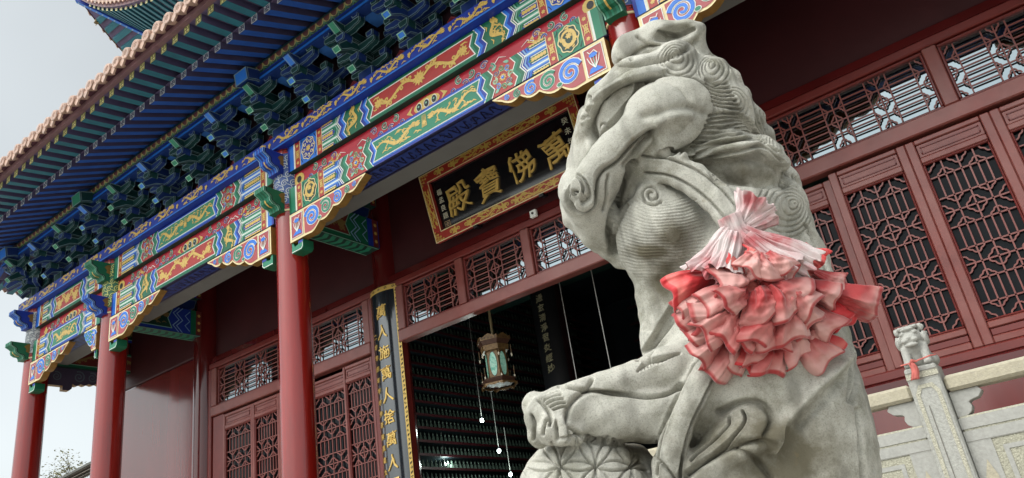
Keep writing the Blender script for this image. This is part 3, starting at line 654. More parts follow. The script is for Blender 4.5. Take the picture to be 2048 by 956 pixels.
# ---- rafters. local frame: u along the eave, y as on the front side; T maps to world
def lift(u,uc,t=1):  # corner upturn
    k=max(0,(2.2-(u-uc))/2.2); return .10*k*k*t
def inner_y(u): return 5.9 if u>CX[0]-.0 else 5.9-(CX[0]-u)*1.08-.2
yq=4.427
def rz(y): return 6.50-(5.2-y)*.42
def fz(y): return 6.275-(4.427-y)*.15
def eave_side(front):
    if front: T=lambda p:np.array(p,float)
    else: T=lambda p:np.array([CX[0]+(p[1]-5.64),5.64+(CX[0]-p[0]),p[2]])   # turned to the gable side (mirrored along the diagonal)
    u0,u1=CX[0]-1.62,(E1 if front else CX[0]-1.62)
    sp=.229; n=int((E1-(CX[0]-1.62))/sp) if front else 0
    ulist=[CX[0]-1.55+sp*q for q in range(int((E1-CX[0]+1.5)/sp))] if front else [CX[0]-1.55+sp*q for q in range(7)]+[CX[0]+sp*(.3+q) for q in range(0)]
    us=ulist if front else [CX[0]+.05-1.55-0*0+sp*q for q in range(0,7)]+[CX[0]+sp*q+.1 for q in range(0,28)]
    if not front:
        # along the gable the eave runs away from the corner: mirror u so that larger u is further from the corner
        T=lambda p:np.array([CX[0]+(p[1]-5.64),5.64+(p[0]-CX[0]),p[2]])
    for q,u in enumerate(us):
        yi=inner_y(u); lf=lift(u,CX[0]-1.6)
        def bar(ya,yb,fn,w,h,m,side,nm,endm,endl):
            b=HB(); z0a,z0b=fn(ya)+lf,fn(yb)+lf
            P=[(u-w,ya,z0a),(u+w,ya,z0a),(u-w,yb,z0b),(u+w,yb,z0b),(u-w,ya,z0a+h),(u+w,ya,z0a+h),(u-w,yb,z0b+h),(u+w,yb,z0b+h)]
            P=[T(p) for p in P]; b.hexa(P,m)
            # side faces dark red, as painted
            sc_=mat('rafter_side_red',(.085,.075,.15),.5,.4,.15)
            for a_,c_,d_,e_ in ((0,2,6,4),(1,3,7,5)):
                nrm=np.cross(P[c_]-P[a_],P[e_]-P[a_]); nrm/=np.linalg.norm(nrm)
                cen=np.mean(P,0); fc=(P[a_]+P[d_])/2
                if nrm@(fc-cen)<0: nrm=-nrm
                b.add([P[i]+nrm*.002 for i in (a_,c_,d_,e_)],[(0,1,2,3)],sc_)
            A=P[0];U=(P[1]-P[0]);lw=np.linalg.norm(U);U/=lw;V=P[4]-P[0];lh=np.linalg.norm(V);V/=lh; N=np.cross(U,V); 
            out=T((u,0,0))-T((u,1,0))
            if N@out<0: N=-N
            F=Fr(b,A,U,V,N); F.rect(0,lw,0,lh,endm,1)
            F.stroke([(.004,.004),(lw-.004,.004),(lw-.004,lh-.004),(.004,lh-.004)],.009,endl,2,True)
            if nm=='flying_rafter':
                s_=lw*.36; c1,c2=lw/2,lh/2
                for k_ in range(4):
                    ca,sa=math.cos(k_*PI/2),math.sin(k_*PI/2)
                    R=lambda x,y:(c1+x*ca-y*sa,c2+x*sa+y*ca)
                    F.stroke([R(0,0),R(0,s_*.95),R(-s_*.95,s_*.95)] ,.008,BLACK,2)
            else:
                F.stroke([(.01,.01),(lw-.01,lh-.01)],.008,endl,2); F.stroke([(.01,lh-.01),(lw-.01,.01)],.012,endl,2); F.ell(lw/2,lh/2,.016,.016,endm,3,8)
            b.build(nm)
        if q<96:
            if yi>4.03+.15: bar(4.03,min(yi,4.75),fz,.050,.10,TEAL,0,'flying_rafter',YEL,mat('fret_frame',(.30,.30,.10),.5,.4,.1))
            if yi>4.427+.15: bar(4.427,min(yi,5.9),rz,.052,.10,RBLUE,0,'eave_rafter',mat('rafter_end_indigo',(.07,.08,.15),.5,.4,.1),GREYL)
    # roof boards, fascia and tiles in one strip each
    uu=np.linspace(CX[0]-1.62,E1 if front else CX[0]+7,60)
    b=HB()
    def strip(f0,f1,m,dz=.03):
        vs=[];n=len(uu)
        for u in uu:
            for f in (f0,f1):
                p=f(u); vs.append(T(p)); vs.append(T((p[0],p[1],p[2]+dz)))
        fs=[]
        for i in range(n-1):
            a=4*i;c=4*(i+1)
            fs+=[(a,c,c+2,a+2),(a+1,a+3,c+3,c+1),(a,a+1,c+1,c),(a+2,c+2,c+3,a+3)]
        fs+=[(0,2,3,1),(4*n-4,4*n-3,4*n-1,4*n-2)]
        b.add(vs,fs,m)
    strip(lambda u:(u,4.02,fz(4.02)+.102+lift(u,CX[0]-1.6)),lambda u:(u,max(4.06,min(4.9,inner_y(u))),fz(max(4.06,min(4.9,inner_y(u))))+.102+lift(u,CX[0]-1.6)),BOARD,.02)
    strip(lambda u:(u,4.43,rz(4.43)+.102+lift(u,CX[0]-1.6)),lambda u:(u,max(4.45,inner_y(u)+.1),rz(max(4.45,inner_y(u)+.1))+.102+lift(u,CX[0]-1.6)),BOARD,.02)
    b.build('eave_board')
    b=HB()
    strip(lambda u:(u,3.955,fz(3.95)+.10+lift(u,CX[0]-1.6)),lambda u:(u,4.02,fz(4.02)+.102+lift(u,CX[0]-1.6)),FASC,.07)
    strip(lambda u:(u,3.90,fz(3.95)+.175+lift(u,CX[0]-1.6)),lambda u:(u,4.0,fz(4.0)+.178+lift(u,CX[0]-1.6)),mat('tile_bed',(.09,.03,.045),.7,.3,.3,6),.05)
    b.build('eave_fascia')
    b=HB()
    strip(lambda u:(u,3.88,6.385+lift(u,CX[0]-1.6)),lambda u:(u,max(3.95,min(9.5,5.9+(u-CX[0])*1.05 if u<CX[0]+3.4 else 9.5)) ,6.385+lift(u,CX[0]-1.6)+.42*(max(3.95,min(9.5,5.9+(u-CX[0])*1.05 if u<CX[0]+3.4 else 9.5))-3.88)),TERRA,.05)
    ts=.213; nt_=int((uu[-1]-uu[0])/ts)
    for q in range(nt_):
        u=uu[0]+.1+q*ts; lf=lift(u,CX[0]-1.6); r=.076
        y0=3.85+random.uniform(-.008,.008); z0=6.42+lf+random.uniform(-.007,.007); u+=random.uniform(-.006,.006)
        p=[];p2=[]
        for (yy,zz) in ((y0,z0-.01),(y0+1.2,z0-.01+.42*1.2)):
            for k_ in range(13):
                a=2*PI*k_/12; p.append(T((u+r*math.cos(a),yy,zz+r*math.sin(a))))
        fs=[(k_,k_+1,13+k_+1,13+k_) for k_ in range(12)]+[tuple(range(12))]
        b.add(p,fs,TERRA)
        cen=T((u,y0,z0-.01)); out=T((u,0,0))-T((u,1,0)); U=T((1,0,0))-T((0,0,0))
        F=Fr(b,cen+out*.002,U,(0,0,1),out)
        F.stroke([(.06*math.cos(t),.06*math.sin(t)) for t in np.linspace(0,2*PI,15)[:-1]],.016,TERRA,3,True); F.spiral(0,0,.035,1.3,.012,mat('tile_motif',(.25,.14,.10),.7,.3,.1),1,n=12)  # darker spiral motif on the round tile end
        # drip tile between
        ud=u+ts/2
        dp=[(-.085,.05),(-.07,.0),(-.045,-.045),(0,-.095),(.045,-.045),(.07,0),(.085,.05),(.05,.02),(0,.005),(-.05,.02)]
        b.prism(dp,T((ud,3.885,6.385+lf)),U,(0,0,1),out,.022,TERRA)
    b.build('eave_tiles')
eave_side(True); eave_side(False)
# hip rafter at the corner
b=HB(); A=np.array([CX[0],5.64,6.42]); B=np.array([CX[0]-1.72,5.64-1.72,6.28]); d=(B-A)/np.linalg.norm(B-A); s_=np.cross(d,[0,0,1])*.09
b.hexa([A-s_,A+s_,B-s_,B+s_,A-s_+[0,0,.2],A+s_+[0,0,.2],B-s_+[0,0,.16],B+s_+[0,0,.16]],BGR); b.build('hip_rafter')
# ---- veranda beams from the columns to the wall
def cross_beam(x,z0,z1,ya,yb,kind,name,under=True):
    b=HB(); b.box(x-.13,x+.13,ya,yb,z0,z1,GREEND)
    L=yb-ya;H=z1-z0
    for s in (1,-1):
        F=Fr(b,(x+s*.13,ya,z0),(0,1,0),(0,0,1),(s,0,0))
        A_,B_,C_=(BLUE,GREEN,REDP) if kind=='D' else (GREEN,BLUE,REDP)
        F.rect(0,L,0,H,A_,1); d=H*.3
        e=L-.20
        F.poly([(e,0),(e,H),(L,H),(L,0)],B_,2); F.rect(L-.11,L-.015,0,H,mat('dull_red_paint',(.14,.02,.02),.5,.4,.1),3)
        for q in (.2,.5,.8): burst(F,L-.062,H*q,.03,GOLD,4,6)
        for k_ in (e-.30,e-.24): F.stroke([(k_+.1,0),(k_,H*.25),(k_+.1,H*.5),(k_,H*.75),(k_+.1,H)],.014,BLUEL,3)
        F.stroke([(e-.02,H*.1),(e-.1,H*.3),(e-.02,H*.5)],.012,BLUEL,4); F.stroke([(e-.02,H*.5),(e-.1,H*.7),(e-.02,H*.9)],.012,BLUEL,4)
        P=[(.05,H*.12),(.05+d*.4,H*.5),(.05,H*.88),(e-.36,H*.88),(e-.30,H*.5+.0),(e-.36,H*.12)]
        P=[(.05,H*.12),(.05+d*.5,H*.5),(.05,H*.88),(e-.32,H*.88),(e-.32-d*.6,H*.5),(e-.32,H*.12)]
        F.poly(P,mat('dull_red_paint',(0,0,0)) if kind=='R' else GREEND,3); F.stroke(P,.012,GREENL,4,True)
        G=F.sub((e-.27)/2,H/2); gd=mat('dull_gold',(.22,.15,.05),.5,.4,.1)
        if kind=='R': scroll(G,e-.5,H*.6,gd,5)
        else: dragon(G,e-.5,H*.6,gd,5,2,1.2)
    if under:
        F=Fr(b,(x-.13,ya,z0),(0,1,0),(1,0,0),(0,0,-1)); F.rect(0,L,.0,.26,GREEND,1)
        for q in range(int(L/.12)): F.poly([(q*.12+.02,.03),(q*.12+.09,.03),(q*.12+.14,.13),(q*.12+.07,.13)],GREENM,2); F.poly([(q*.12+.07,.13),(q*.12+.14,.13),(q*.12+.10,.23),(q*.12+.03,.23)],GREENM,2)
        F.stroke([(0,.012),(L,.012)],.01,GREENL,2); F.stroke([(0,.248),(L,.248)],.01,GREENL,2)
    b.build(name)
for i,x in enumerate(CX[1:4]):
    k='RDR'[i] if i!=0 else 'D'
    k={0:'D',1:'R',2:'D'}[i]
    cross_beam(x,4.36,4.76,5.80,6.97,k,'veranda_beam'); cross_beam(x,4.98,5.25,5.80,6.97,'R' if k=='D' else 'D','veranda_tie',False)
    b=HB(); 
    for q in range(2):
        P=[(.1,0),(.5,0),(.62,.06),(.66,.2),(.05,.2),(.02,.08)]
        oprism(b,[(u+.45,v) for u,v in P],(x-.07,5.80,4.765),(0,1,0),(0,0,1),(1,0,0),.14,BBL,mat('dim_outline',(.10,.15,.18),.5,.4,.1)); break
    b.build('veranda_bracket')
x=CX[0]; cross_beam(x,4.415,4.76,5.80,8.2,'R','gable_beam',False); cross_beam(x,4.98,5.33,5.80,8.2,'D','gable_upper_beam',False)
b=HB(); b.box(x-.06,x+.06,5.80,8.2,4.76,4.98,mat('dull_red_paint',(0,0,0))); b.build('gable_cushion_board')
b=HB(); b.box(x-.23,x+.23,5.86,16,5.34,5.52,BLUE); b.build('gable_architrave')
b=HB()
lowp=[(0,-.30),(.25,-.30),(.25,-.37),(.36,-.37),(.40,-.33),(.40,-.25)]
for i in range(6):
    for t in np.linspace(0,1,6)[1:]: lowp.append((.40+(i+t)*.13,-.25+.018*i-.03*math.sin(t*PI)))
lowp+=[(1.22,0),(0,0)]
b.prism(lowp,(x-.05,5.80,4.41),(0,1,0),(0,0,1),(1,0,0),.10,mat('dim_brace',(.06,.05,.09),.5,.4,.15),mat('ochre_edge',(0,0,0)))
F=Fr(b,(x+.05,5.80,4.41),(0,1,0),(0,0,1),(1,0,0))
for q,(u,v,r) in enumerate(((.5,-.13,.1),(.72,-.12,.09),(.92,-.10,.075),(1.07,-.075,.05),(.14,-.15,.08))): F.spiral(u,v,r,1.8,.02,mat('dim_outline',(0,0,0)),1,a0=2,cw=-1,n=22); 
b.build('gable_brace')
# ---- wall
def pil(x):
    b=HB(); b.lathe([(.20,PZ),(.20,5.5)],(x,WY+(.12 if abs(x+6.885)<.1 else .03),0),LACQ,32); b.build('wall_pilaster',smooth=True)
for x in (-10.86,CX[2],CX[3],CX[4]): pil(x)
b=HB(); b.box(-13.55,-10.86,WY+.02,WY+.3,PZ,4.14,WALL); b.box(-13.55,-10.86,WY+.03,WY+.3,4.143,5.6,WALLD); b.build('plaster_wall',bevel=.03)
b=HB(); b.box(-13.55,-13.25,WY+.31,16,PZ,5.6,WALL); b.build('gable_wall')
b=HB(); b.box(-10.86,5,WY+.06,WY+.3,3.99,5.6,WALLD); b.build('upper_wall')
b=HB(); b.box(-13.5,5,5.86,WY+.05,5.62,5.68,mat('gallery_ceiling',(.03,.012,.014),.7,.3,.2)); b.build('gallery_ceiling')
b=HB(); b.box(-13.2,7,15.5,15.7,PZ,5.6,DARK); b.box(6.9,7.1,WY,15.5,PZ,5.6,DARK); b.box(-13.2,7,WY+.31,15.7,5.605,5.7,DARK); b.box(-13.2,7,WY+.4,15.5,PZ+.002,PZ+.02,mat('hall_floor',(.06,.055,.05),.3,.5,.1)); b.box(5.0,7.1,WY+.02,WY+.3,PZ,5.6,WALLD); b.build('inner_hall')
# roof mass above, closing the interior
b=HB(); b.box(-13.6,7,5.9,16,5.72,6.6,BOARD); b.hexa([(-13.6,5.9,6.62),(8,5.9,6.62),(-13.6,16,6.62),(8,16,6.62),(-13,9,8.3),(8,9,8.3),(-13,13,8.3),(8,13,8.3)],TERRA); b.build('roof_core')
OPEN=[(-10.62,-7.13,2,1.48),(-6.62,-2.42,4,.90),(-1.92,1.80,2,1.46)]
def frame_rect(b,u0,u1,z0,z1,y,w,d,m):
    b.bbox(u0,u1,y,y+d,z1-w,z1,m,.008); b.bbox(u0,u1,y,y+d,z0,z0+w,m,.008); b.bbox(u0,u0+w,y,y+d,z0+w,z1-w,m,.008); b.bbox(u1-w,u1,y,y+d,z0+w,z1-w,m,.008)
_Q=[(1,0),(.97,.2),(.87,.36),(.72,.45),(.61,.49),(.54,.54),(.49,.61),(.45,.72),(.36,.87),(.2,.97)]
def quatre(r): return [(r*(x*c-y*s),r*(x*s+y*c)) for c,s in ((1,0),(0,1),(-1,0),(0,-1)) for x,y in _Q]
def lattice(W,H,tall,mW=.30,bW=.25,nb=8,br=.009,dp=.022):
    """lattice panel in u:[0,W], v:[0,H]; motif bands alternate with bar bands along the long axis"""
    b=MB(); L,S=(H,W) if tall else (W,H)
    def Q(a,c): return (c,a) if tall else (a,c)
    def barr(a0,c0,a1,c1):
        (u0,v0),(u1,v1)=Q(a0,c0),Q(a1,c1)
        b.box(min(u0,u1)-br*(u0==u1),max(u0,u1)+br*(u0==u1),-dp,0,min(v0,v1)-br*(v0==v1),max(v0,v1)+br*(v0==v1),DOOR)
    n=max(1,round(L/(mW+bW))); k=L/(n*(mW+bW)); mw,bw=mW*k,bW*k
    def curve(pts):
        # clipped curve of square section
        seg=[]
        for a,c in pts:
            ok=-.001<=a<=L+.001 and -.001<=c<=S+.001
            if ok: seg.append((a,c))
            else:
                if len(seg)>1: emit(seg)
                seg=[]
        if len(seg)>1: emit(seg)
    def emit(seg):
        p=np.array([Q(a,c) for a,c in seg]); t=np.gradient(p,axis=0); t/=np.linalg.norm(t,axis=1)[:,None]+1e-9; nr=np.stack([-t[:,1],t[:,0]],1)*br
        A=p+nr;B=p-nr;m=len(p); vs=[(u,-dp-.001,v) for u,v in A]+[(u,-dp-.001,v) for u,v in B]+[(u,.0,v) for u,v in A]+[(u,.0,v) for u,v in B]
        fs=[]
        for i in range(m-1): fs+=[(i,i+1,m+i+1,m+i),(i,2*m+i,2*m+i+1,i+1),(m+i,m+i+1,3*m+i+1,3*m+i)]
        b.add(vs,fs,DOOR)
    q4=quatre(1.); RA=mw*.265; RS=min(S*.148,mw*.33)
    for j in range(n+1):
        ac=j*(mw+bw); a0=ac-mw/2; a1=ac+mw/2
        if j>0: barr(a0,0,a0,S)
        if j<n: barr(a1,0,a1,S)
        if 0<j<n: barr(ac,0,ac,S)
        for c in (S*.25,S*.5,S*.75): barr(max(a0,0),c,min(a1,L),c)
        for (a,c) in ((ac,S*.5),(ac,0),(ac,S),(a0,S*.25),(a0,S*.75),(a1,S*.25),(a1,S*.75)):
            if a<-.001 or a>L+.001: continue
            rr=list(range(0,41))
            if a==a0: rr=list(range(-10,11))
            elif a==a1: rr=list(range(10,31))
            else:
                if c==0: rr=list(range(0,21))
                elif c==S: rr=list(range(20,41))
                if j==0: rr=[r for r in (list(range(-10,11)) if c==S*.5 else (range(0,11) if c==0 else range(30,41)))]
                elif j==n: rr=[r for r in (list(range(10,31)) if c==S*.5 else (range(10,21) if c==0 else range(20,31)))]
            fa,fs_=(.78,.84) if a in (a0,a1) else (1,1)
            curve([(min(max(a+RA*fa*q4[i%40][0],0),L),min(max(c+RS*fs_*q4[i%40][1],0),S)) for i in rr])
        if j<n:
            for q in range(1,nb): barr(a1,S*q/nb,a1+bw,S*q/nb)
    return b
for oi,(xa,xb,nw,ww) in enumerate(OPEN):
    # frame: header mouldings, lintel, jambs
    b=HB()
    b.bbox(xa-.22,xb+.2,WY-.02,WY+.06,3.88,3.985,LACQ,.012); b.bbox(xa-.15,xb+.15,WY-.05,WY+.05,3.79,3.875,DOORD,.012)
    b.build('header_moulding')
    b=HB(); b.bbox(xa,xb,WY-.07,WY+.07,3.035,3.185,DOOR,.012); b.bbox(xa-.12,xa,WY-.06,WY+.1,PZ,3.785,DOORD,.015); b.bbox(xb,xb+.12,WY-.06,WY+.1,PZ,3.785,DOORD,.015)
    b.build('door_frame')
    gap=.12; tot=xb-xa; wn=(tot-gap*(nw+1))/nw
    me=lattice(wn-.05,.51,False,.21,.21 if nw==4 else .25,8,.006,.013).mesh('lattice')
    for q in range(nw):
        u0=xa+gap+q*(wn+gap)
        b=HB(); z0,z1=3.19,3.785
        frame_rect(b,u0,u0+wn,z0+.003,z1-.002,WY-.02,.028,.06,DOORD)
        for a in ((u0-gap,u0) ,)+(((u0+wn,u0+wn+gap),) if q==nw-1 else ()): b.bbox(a[0]+.001,a[1]-.001,WY-.055,WY+.05,z0,z1-.003,DOOR,.01)
        tw=b.build('transom_window')
        o=link('lattice',me,tw,(u0+.025,WY+.01,z0+.04))
        b=MB(); b.box(u0+.02,u0+wn-.02,WY+.03,WY+.035,z0+.02,z1-.02,GLASS); b.build('pane',tw)
def leaf_mesh(W):
    b=MB(); z0,z1=0,1
    return b
LEAFX=[[-10.60,-10.33,-9.63,-9.03,-8.43,-7.70,-7.14],None,[-1.90,-1.19,-.52,.15,.82,1.49]]
def door_leaf(xa,xb,zb,zt,y):
    b=HB(); W=xb-xa; s=.075 if zb>1 else .042
    lt,lb=zt-.225,1.36
    for a,c in ((xa,xa+s),(xb-s,xb)): b.bbox(a+.002,c,y,y+.06,zb,zt,DOOR,.008)
    for a,c in ((zt-.045,zt),(lt,lt+.055),(lb-.055,lb),(zb,zb+.06)): b.bbox(xa+s+.001,xb-s-.001,y+.004,y+.056,a,c,DOOR,.008)
    if zb<1: b.bbox(xa+s+.001,xb-s-.001,y+.004,y+.056,1.0,1.07,DOOR,.008); b.bbox(xa+s-.01,xb-s+.01,y+.02,y+.045,zb+.05,1.01,DOOR,.004)
    D=b.build('door_leaf')
    b=MB(); b.bbox(xa+s+.003,xb-s-.003,y+.018,y+.045,lt+.056,zt-.046,DOOR,.006); frame_rect(b,xa+s+.03,xb-s-.03,lt+.085,zt-.075,y+.010,.006,.01,DOORD); b.build('panel',D)
    b=MB(); zl=1.08 if zb<1 else zb+.062
    b.bbox(xa+s+.003,xb-s-.003,y+.018,y+.045,zl,lb-.056,DOORD,.006); b.build('panel',D)
    me=lattice(W-2*s-.03,lt-lb-.03,True,.27,.20,8,.0062,.013).mesh('lattice'); link('lattice',me,D,(xa+s+.015,y+.04,lb+.015))
    b=MB(); frame_rect(b,xa+s,xb-s,lb,lt,y+.008,.018,.04,DOORD); b.build('lattice_frame',D)
    b=MB(); b.box(xa+s,xb-s,y+.058,y+.062,lb,lt,mat('dark_door_glass',(.006,.007,.009),.05,.12,.1)); b.build('pane',D)
for oi in (0,2):
    L_=LEAFX[oi]
    for q in range(len(L_)-1):
        if L_[q+1]-L_[q]<.4:
            b=HB(); b.bbox(L_[q],L_[q+1],WY-.03,WY+.05,PZ,3.03,DOORD,.01); b.build('door_post'); continue
        y=WY-.045 if not ((oi==2 and q==0) or (oi==0 and q==4)) else WY+.02
        door_leaf(L_[q],L_[q+1],PZ+.04 if oi==0 else 1.185,3.005 if y<WY else 2.985,y)
b=HB(); xa,xb=-1.92,1.80
b.bbox(xa,xb,WY-.08,WY+.08,1.10,1.18,DOORD,.01); b.bbox(xa,xb,WY-.10,WY+.1,1.0,1.095,LACQ,.012); b.box(xa,xb,WY-.06,WY+.1,PZ,.995,WALL); b.build('sill_wall')
# half open leaves of the middle door stand inside the frame
# upper storey eave corner, seen past the lower eave
b=HB(); tip=ray(158,-5); tip=tip*(6.5/tip[1]); TX,TY,TZ=tip
b.box(TX+2.6,8,TY+2.6,18,7.0,TZ-1.2,WALLD); b.hexa([(TX+1.6,TY+1.6,TZ-1.7),(9,TY+1.6,TZ-2.4),(TX+1.6,22,TZ-2.4),(9,22,TZ-2.4),(TX+2.6,TY+2.6,TZ-.6),(9,TY+2.6,TZ-.6),(TX+2.6,20,TZ-.6),(9,20,TZ-.6)],BOARD); b.build('upper_storey')
def uz(s): return TZ-2.9*(1-math.exp(-s/2.75))
def zin(s): return TZ-.96*min(s,1.8)-.02-(uz(1.8)-uz(max(s,1.8)))
def zat(s,o):
    m=min(1.8,s)+1e-6; return uz(s)+(zin(s)-uz(s))*min(1,o/m)
ss=np.concatenate([np.linspace(0,3,24),np.linspace(3.3,12,18)])
for front in (True,False):
    T=(lambda s,o,z:np.array([TX+s,TY+o,z])) if front else (lambda s,o,z:np.array([TX+o,TY+s,z]))
    b=HB(); vs=[];fs=[]
    for s in ss:
        o2=min(1.8,s); vs+=[T(s,0,uz(s)),T(s,o2,zin(s))]
    for i in range(len(ss)-1): fs.append((2*i,2*i+1,2*i+3,2*i+2))
    b.add(vs,fs,BOARD)
    b.add([np.array(v)+[0,0,.2] for v in vs],fs,TERRA)
    vs=[]
    for s in ss: vs+=[T(s,-.02,uz(s)-.02),T(s,-.02,uz(s)+.10)]
    b.add(vs,fs,FASC); b.build('upper_eave')
    b=HB()
    for q in range(44):
        s=.2+q*.2; w=.085; o2=min(1.8,s-.02)
        if s>8.5 or o2<.2: continue
        h=.06; up=np.array([0,0,h]); dz=-.065
        P0=T(s,.06,zat(s,.06)+dz);P1=T(s+w,.06,zat(s+w,.06)+dz); Q0=T(s,o2,zat(s,o2)+dz);Q1=T(s+w,o2,zat(s+w,o2)+dz)
        b.hexa([P0,P1,Q0,Q1,P0+up,P1+up,Q0+up,Q1+up],TEAL)
        U=P1-P0; l=np.linalg.norm(U); F=Fr(b,P0,U/l,(0,0,1),np.array([0,-1,0]) if front else np.array([-1,0,0])); F.rect(0,l,-.01,.07,YEL,1); F.rect(l*.3,l*.7,.01,.05,GREYL,2)
    b.build('upper_rafters')
    b=HB(); b_t=[]
    for q in range(60):
        s=.06+q*.17; c=T(s,-.10,uz(s)+.14); d=T(s,.7,uz(s)+.40)
        b.tube([c,d],.058,TERRA,10)
        U=T(s+.1,0,0)-T(s,0,0); U/=np.linalg.norm(U); N=np.array([0,-1.,0]) if front else np.array([-1.,0,0])
        c2=T(s+.085,-.07,uz(s+.085)+.10)
        b.prism([(-.07,.04),(-.035,-.045),(0,-.085),(.035,-.045),(.07,.04)],c2,U,(0,0,1),N,.02,TERRA)
    b.build('upper_tiles')
b=HB(); A=np.array([TX+2.2,TY+2.2,TZ-.96*2.2-.05]);B=np.array([TX-.04,TY-.04,TZ-.02]); d=(B-A);l=np.linalg.norm(d);d/=l;s_=np.cross(d,[0,0,1]);s_/=np.linalg.norm(s_)
pts=[]
for t in np.linspace(0,1,9):
    c=A+(B-A)*t+np.array([0,0,0]); pts.append(c)
for i in range(8):
    p,q=pts[i],pts[i+1]; up=np.array([0,0,.10]); w=s_*.055
    b.hexa([p-w-up,p+w-up,q-w-up,q+w-up,p-w,p+w,q-w,q+w],BLUE)
    dd=(q-p); ll=np.linalg.norm(dd); dd/=ll; nn=np.cross(dd,s_); nn=nn if nn[2]<0 else -nn
    F=Fr(b,p-w-up,dd,s_,nn); F.rect(0,ll,.008,.102,BLUEM,1)
    for q_ in range(3): F.poly([(ll*(q_+.2)/3,.015),(ll*(q_+.45)/3,.015),(ll*(q_+.8)/3,.095),(ll*(q_+.55)/3,.095)],BLUEL,2)
b.build('upper_hip_rafter')
def onX_(px,py,X):
    d=ray(px,py); return d*(X/d[0])
bell=thing('wind_bell','small bronze wind bell hanging from the upper roof corner','bell',tuple(onX_(193,38,TX+.02)))
b=MB(); BR=mat('aged_bronze',(.20,.15,.07),.45,.5,.2,20,metal=.6)
b.lathe([(.03,-.02),(.08,-.05),(.10,-.2),(.13,-.30),(.145,-.33),(.13,-.335)],(0,0,0),BR,14); b.build('bell_body',bell,smooth=True)
b=MB(); b.tube([(0,0,-.3),(0,0,-.42)],.012,BR,6); b.box(-.05,.05,-.01,.01,-.55,-.42,BR); b.build('clapper',bell)
b=MB(); b.tube([(0,0,.75),(0,0,-.03)],.014,BR,6); b.build('hanger',bell); bell.scale=(.34,.34,.34)
# ================================================================ WRITING
def text_mesh(s,size,m,ext=.006,off=.0,shear=0,wob=0,seed=0):
    c=bpy.data.curves.new('t','FONT'); c.body=s; c.size=size; c.extrude=ext; c.offset=0; c.shear=shear; c.align_x='CENTER'; c.align_y='CENTER'; c.resolution_u=3
    o=bpy.data.objects.new('t',c); col.objects.link(o); dg=bpy.context.evaluated_depsgraph_get(); dg.update()
    me=bpy.data.meshes.new_from_object(o.evaluated_get(dg)); bpy.data.objects.remove(o); bpy.data.curves.remove(c)
    if off:
        vs=[v.co.copy() for v in me.vertices]; fs=[tuple(p.vertices) for p in me.polygons]; V=[];Fc=[]
        for q in range(7):
            a=q*PI/3; dx,dy=((off*size*math.cos(a),off*size*math.sin(a)) if q<6 else (0,0)); n0=len(V); V+=[(v.x+dx,v.y+dy,v.z+q*.0003) for v in vs]; Fc+=[tuple(n0+i for i in f) for f in fs]
        me=bpy.data.meshes.new('character'); me.from_pydata(V,[],Fc); me.update()
    me.materials.clear(); me.materials.append(m)
    n=len(me.vertices); co_=np.empty(n*3); me.vertices.foreach_get('co',co_); co_=co_.reshape(-1,3)
    if n:
        ctr=(co_[:,:2].max(0)+co_[:,:2].min(0))/2; co_[:,:2]-=ctr
        if wob:
            x,y=co_[:,0]/size,co_[:,1]/size
            co_[:,0]+=wob*size*(.05*np.sin(5*y+seed)+.03*np.sin(11*y+2*x+seed)+.05*y*abs(y)*2); co_[:,1]+=wob*size*(.10*x+.035*np.sin(7*x+seed*2)+.02*np.sin(15*x+3*y))
        me.vertices.foreach_set('co',co_.ravel())
    me.name='character'; return me
GOLDL=mat('gilt_lettering',(.74,.50,.14),.32,.5,.12,20,metal=.35)
# ================================================================ NAME PLAQUE
S_TL=onY(831.7,359,6.80); S_TR=onY(1139.5,191.7,6.80); S_BL=onY(883.6,485.1,7.0); S_BR=S_BL+(S_TR-S_TL)
PU=(S_TR-S_TL); PLn=np.linalg.norm(PU); PU/=PLn; PV=S_TL-S_BL; PV=PV-PU*(PV@PU); PH=np.linalg.norm(PV); PV/=PH; PN=np.cross(PU,PV)
if PN[1]>0: PN=-PN
O=S_BL+PU*((S_TL-S_BL)@PU*.5)
plq=thing('name_plaque','black lacquered name plaque with four gilt characters in a red dragon frame above the doorway','plaque',tuple(O))
M4=Matrix(((PU[0],PV[0],PN[0],O[0]),(PU[1],PV[1],PN[1],O[1]),(PU[2],PV[2],PN[2],O[2]),(0,0,0,1))); plq.matrix_world=M4
print('plaque',PLn,PH)
PBLK=mat('black_lacquer',(.008,.008,.010),.10,.6,.3,3,.02,6,coat=.5)
FRR=mat('plaque_frame_red',(.36,.030,.020),.4,.5,.12,8)
b=MB(); b.box(.0,PLn,0,PH,-.07,-.02,PBLK); b.build('board',plq)
fw=.132
b=MB()
for (u0,u1,v0,v1) in ((0,PLn,0,fw),(0,PLn,PH-fw,PH),(0,fw,fw,PH-fw),(PLn-fw,PLn,fw,PH-fw)): b.bbox(u0+.001,u1-.001,v0+.001,v1-.001,-.08,.03,FRR,.012)
F=Fr(b,(0,0,.031),(1,0,0),(0,1,0))
F.stroke([(.012,.012),(PLn-.012,.012),(PLn-.012,PH-.012),(.012,PH-.012)],.012,CREAM,1,True); F.stroke([(fw-.006,fw-.006),(PLn-fw+.006,fw-.006),(PLn-fw+.006,PH-fw+.006),(fw-.006,PH-fw+.006)],.012,CREAM,1,True)
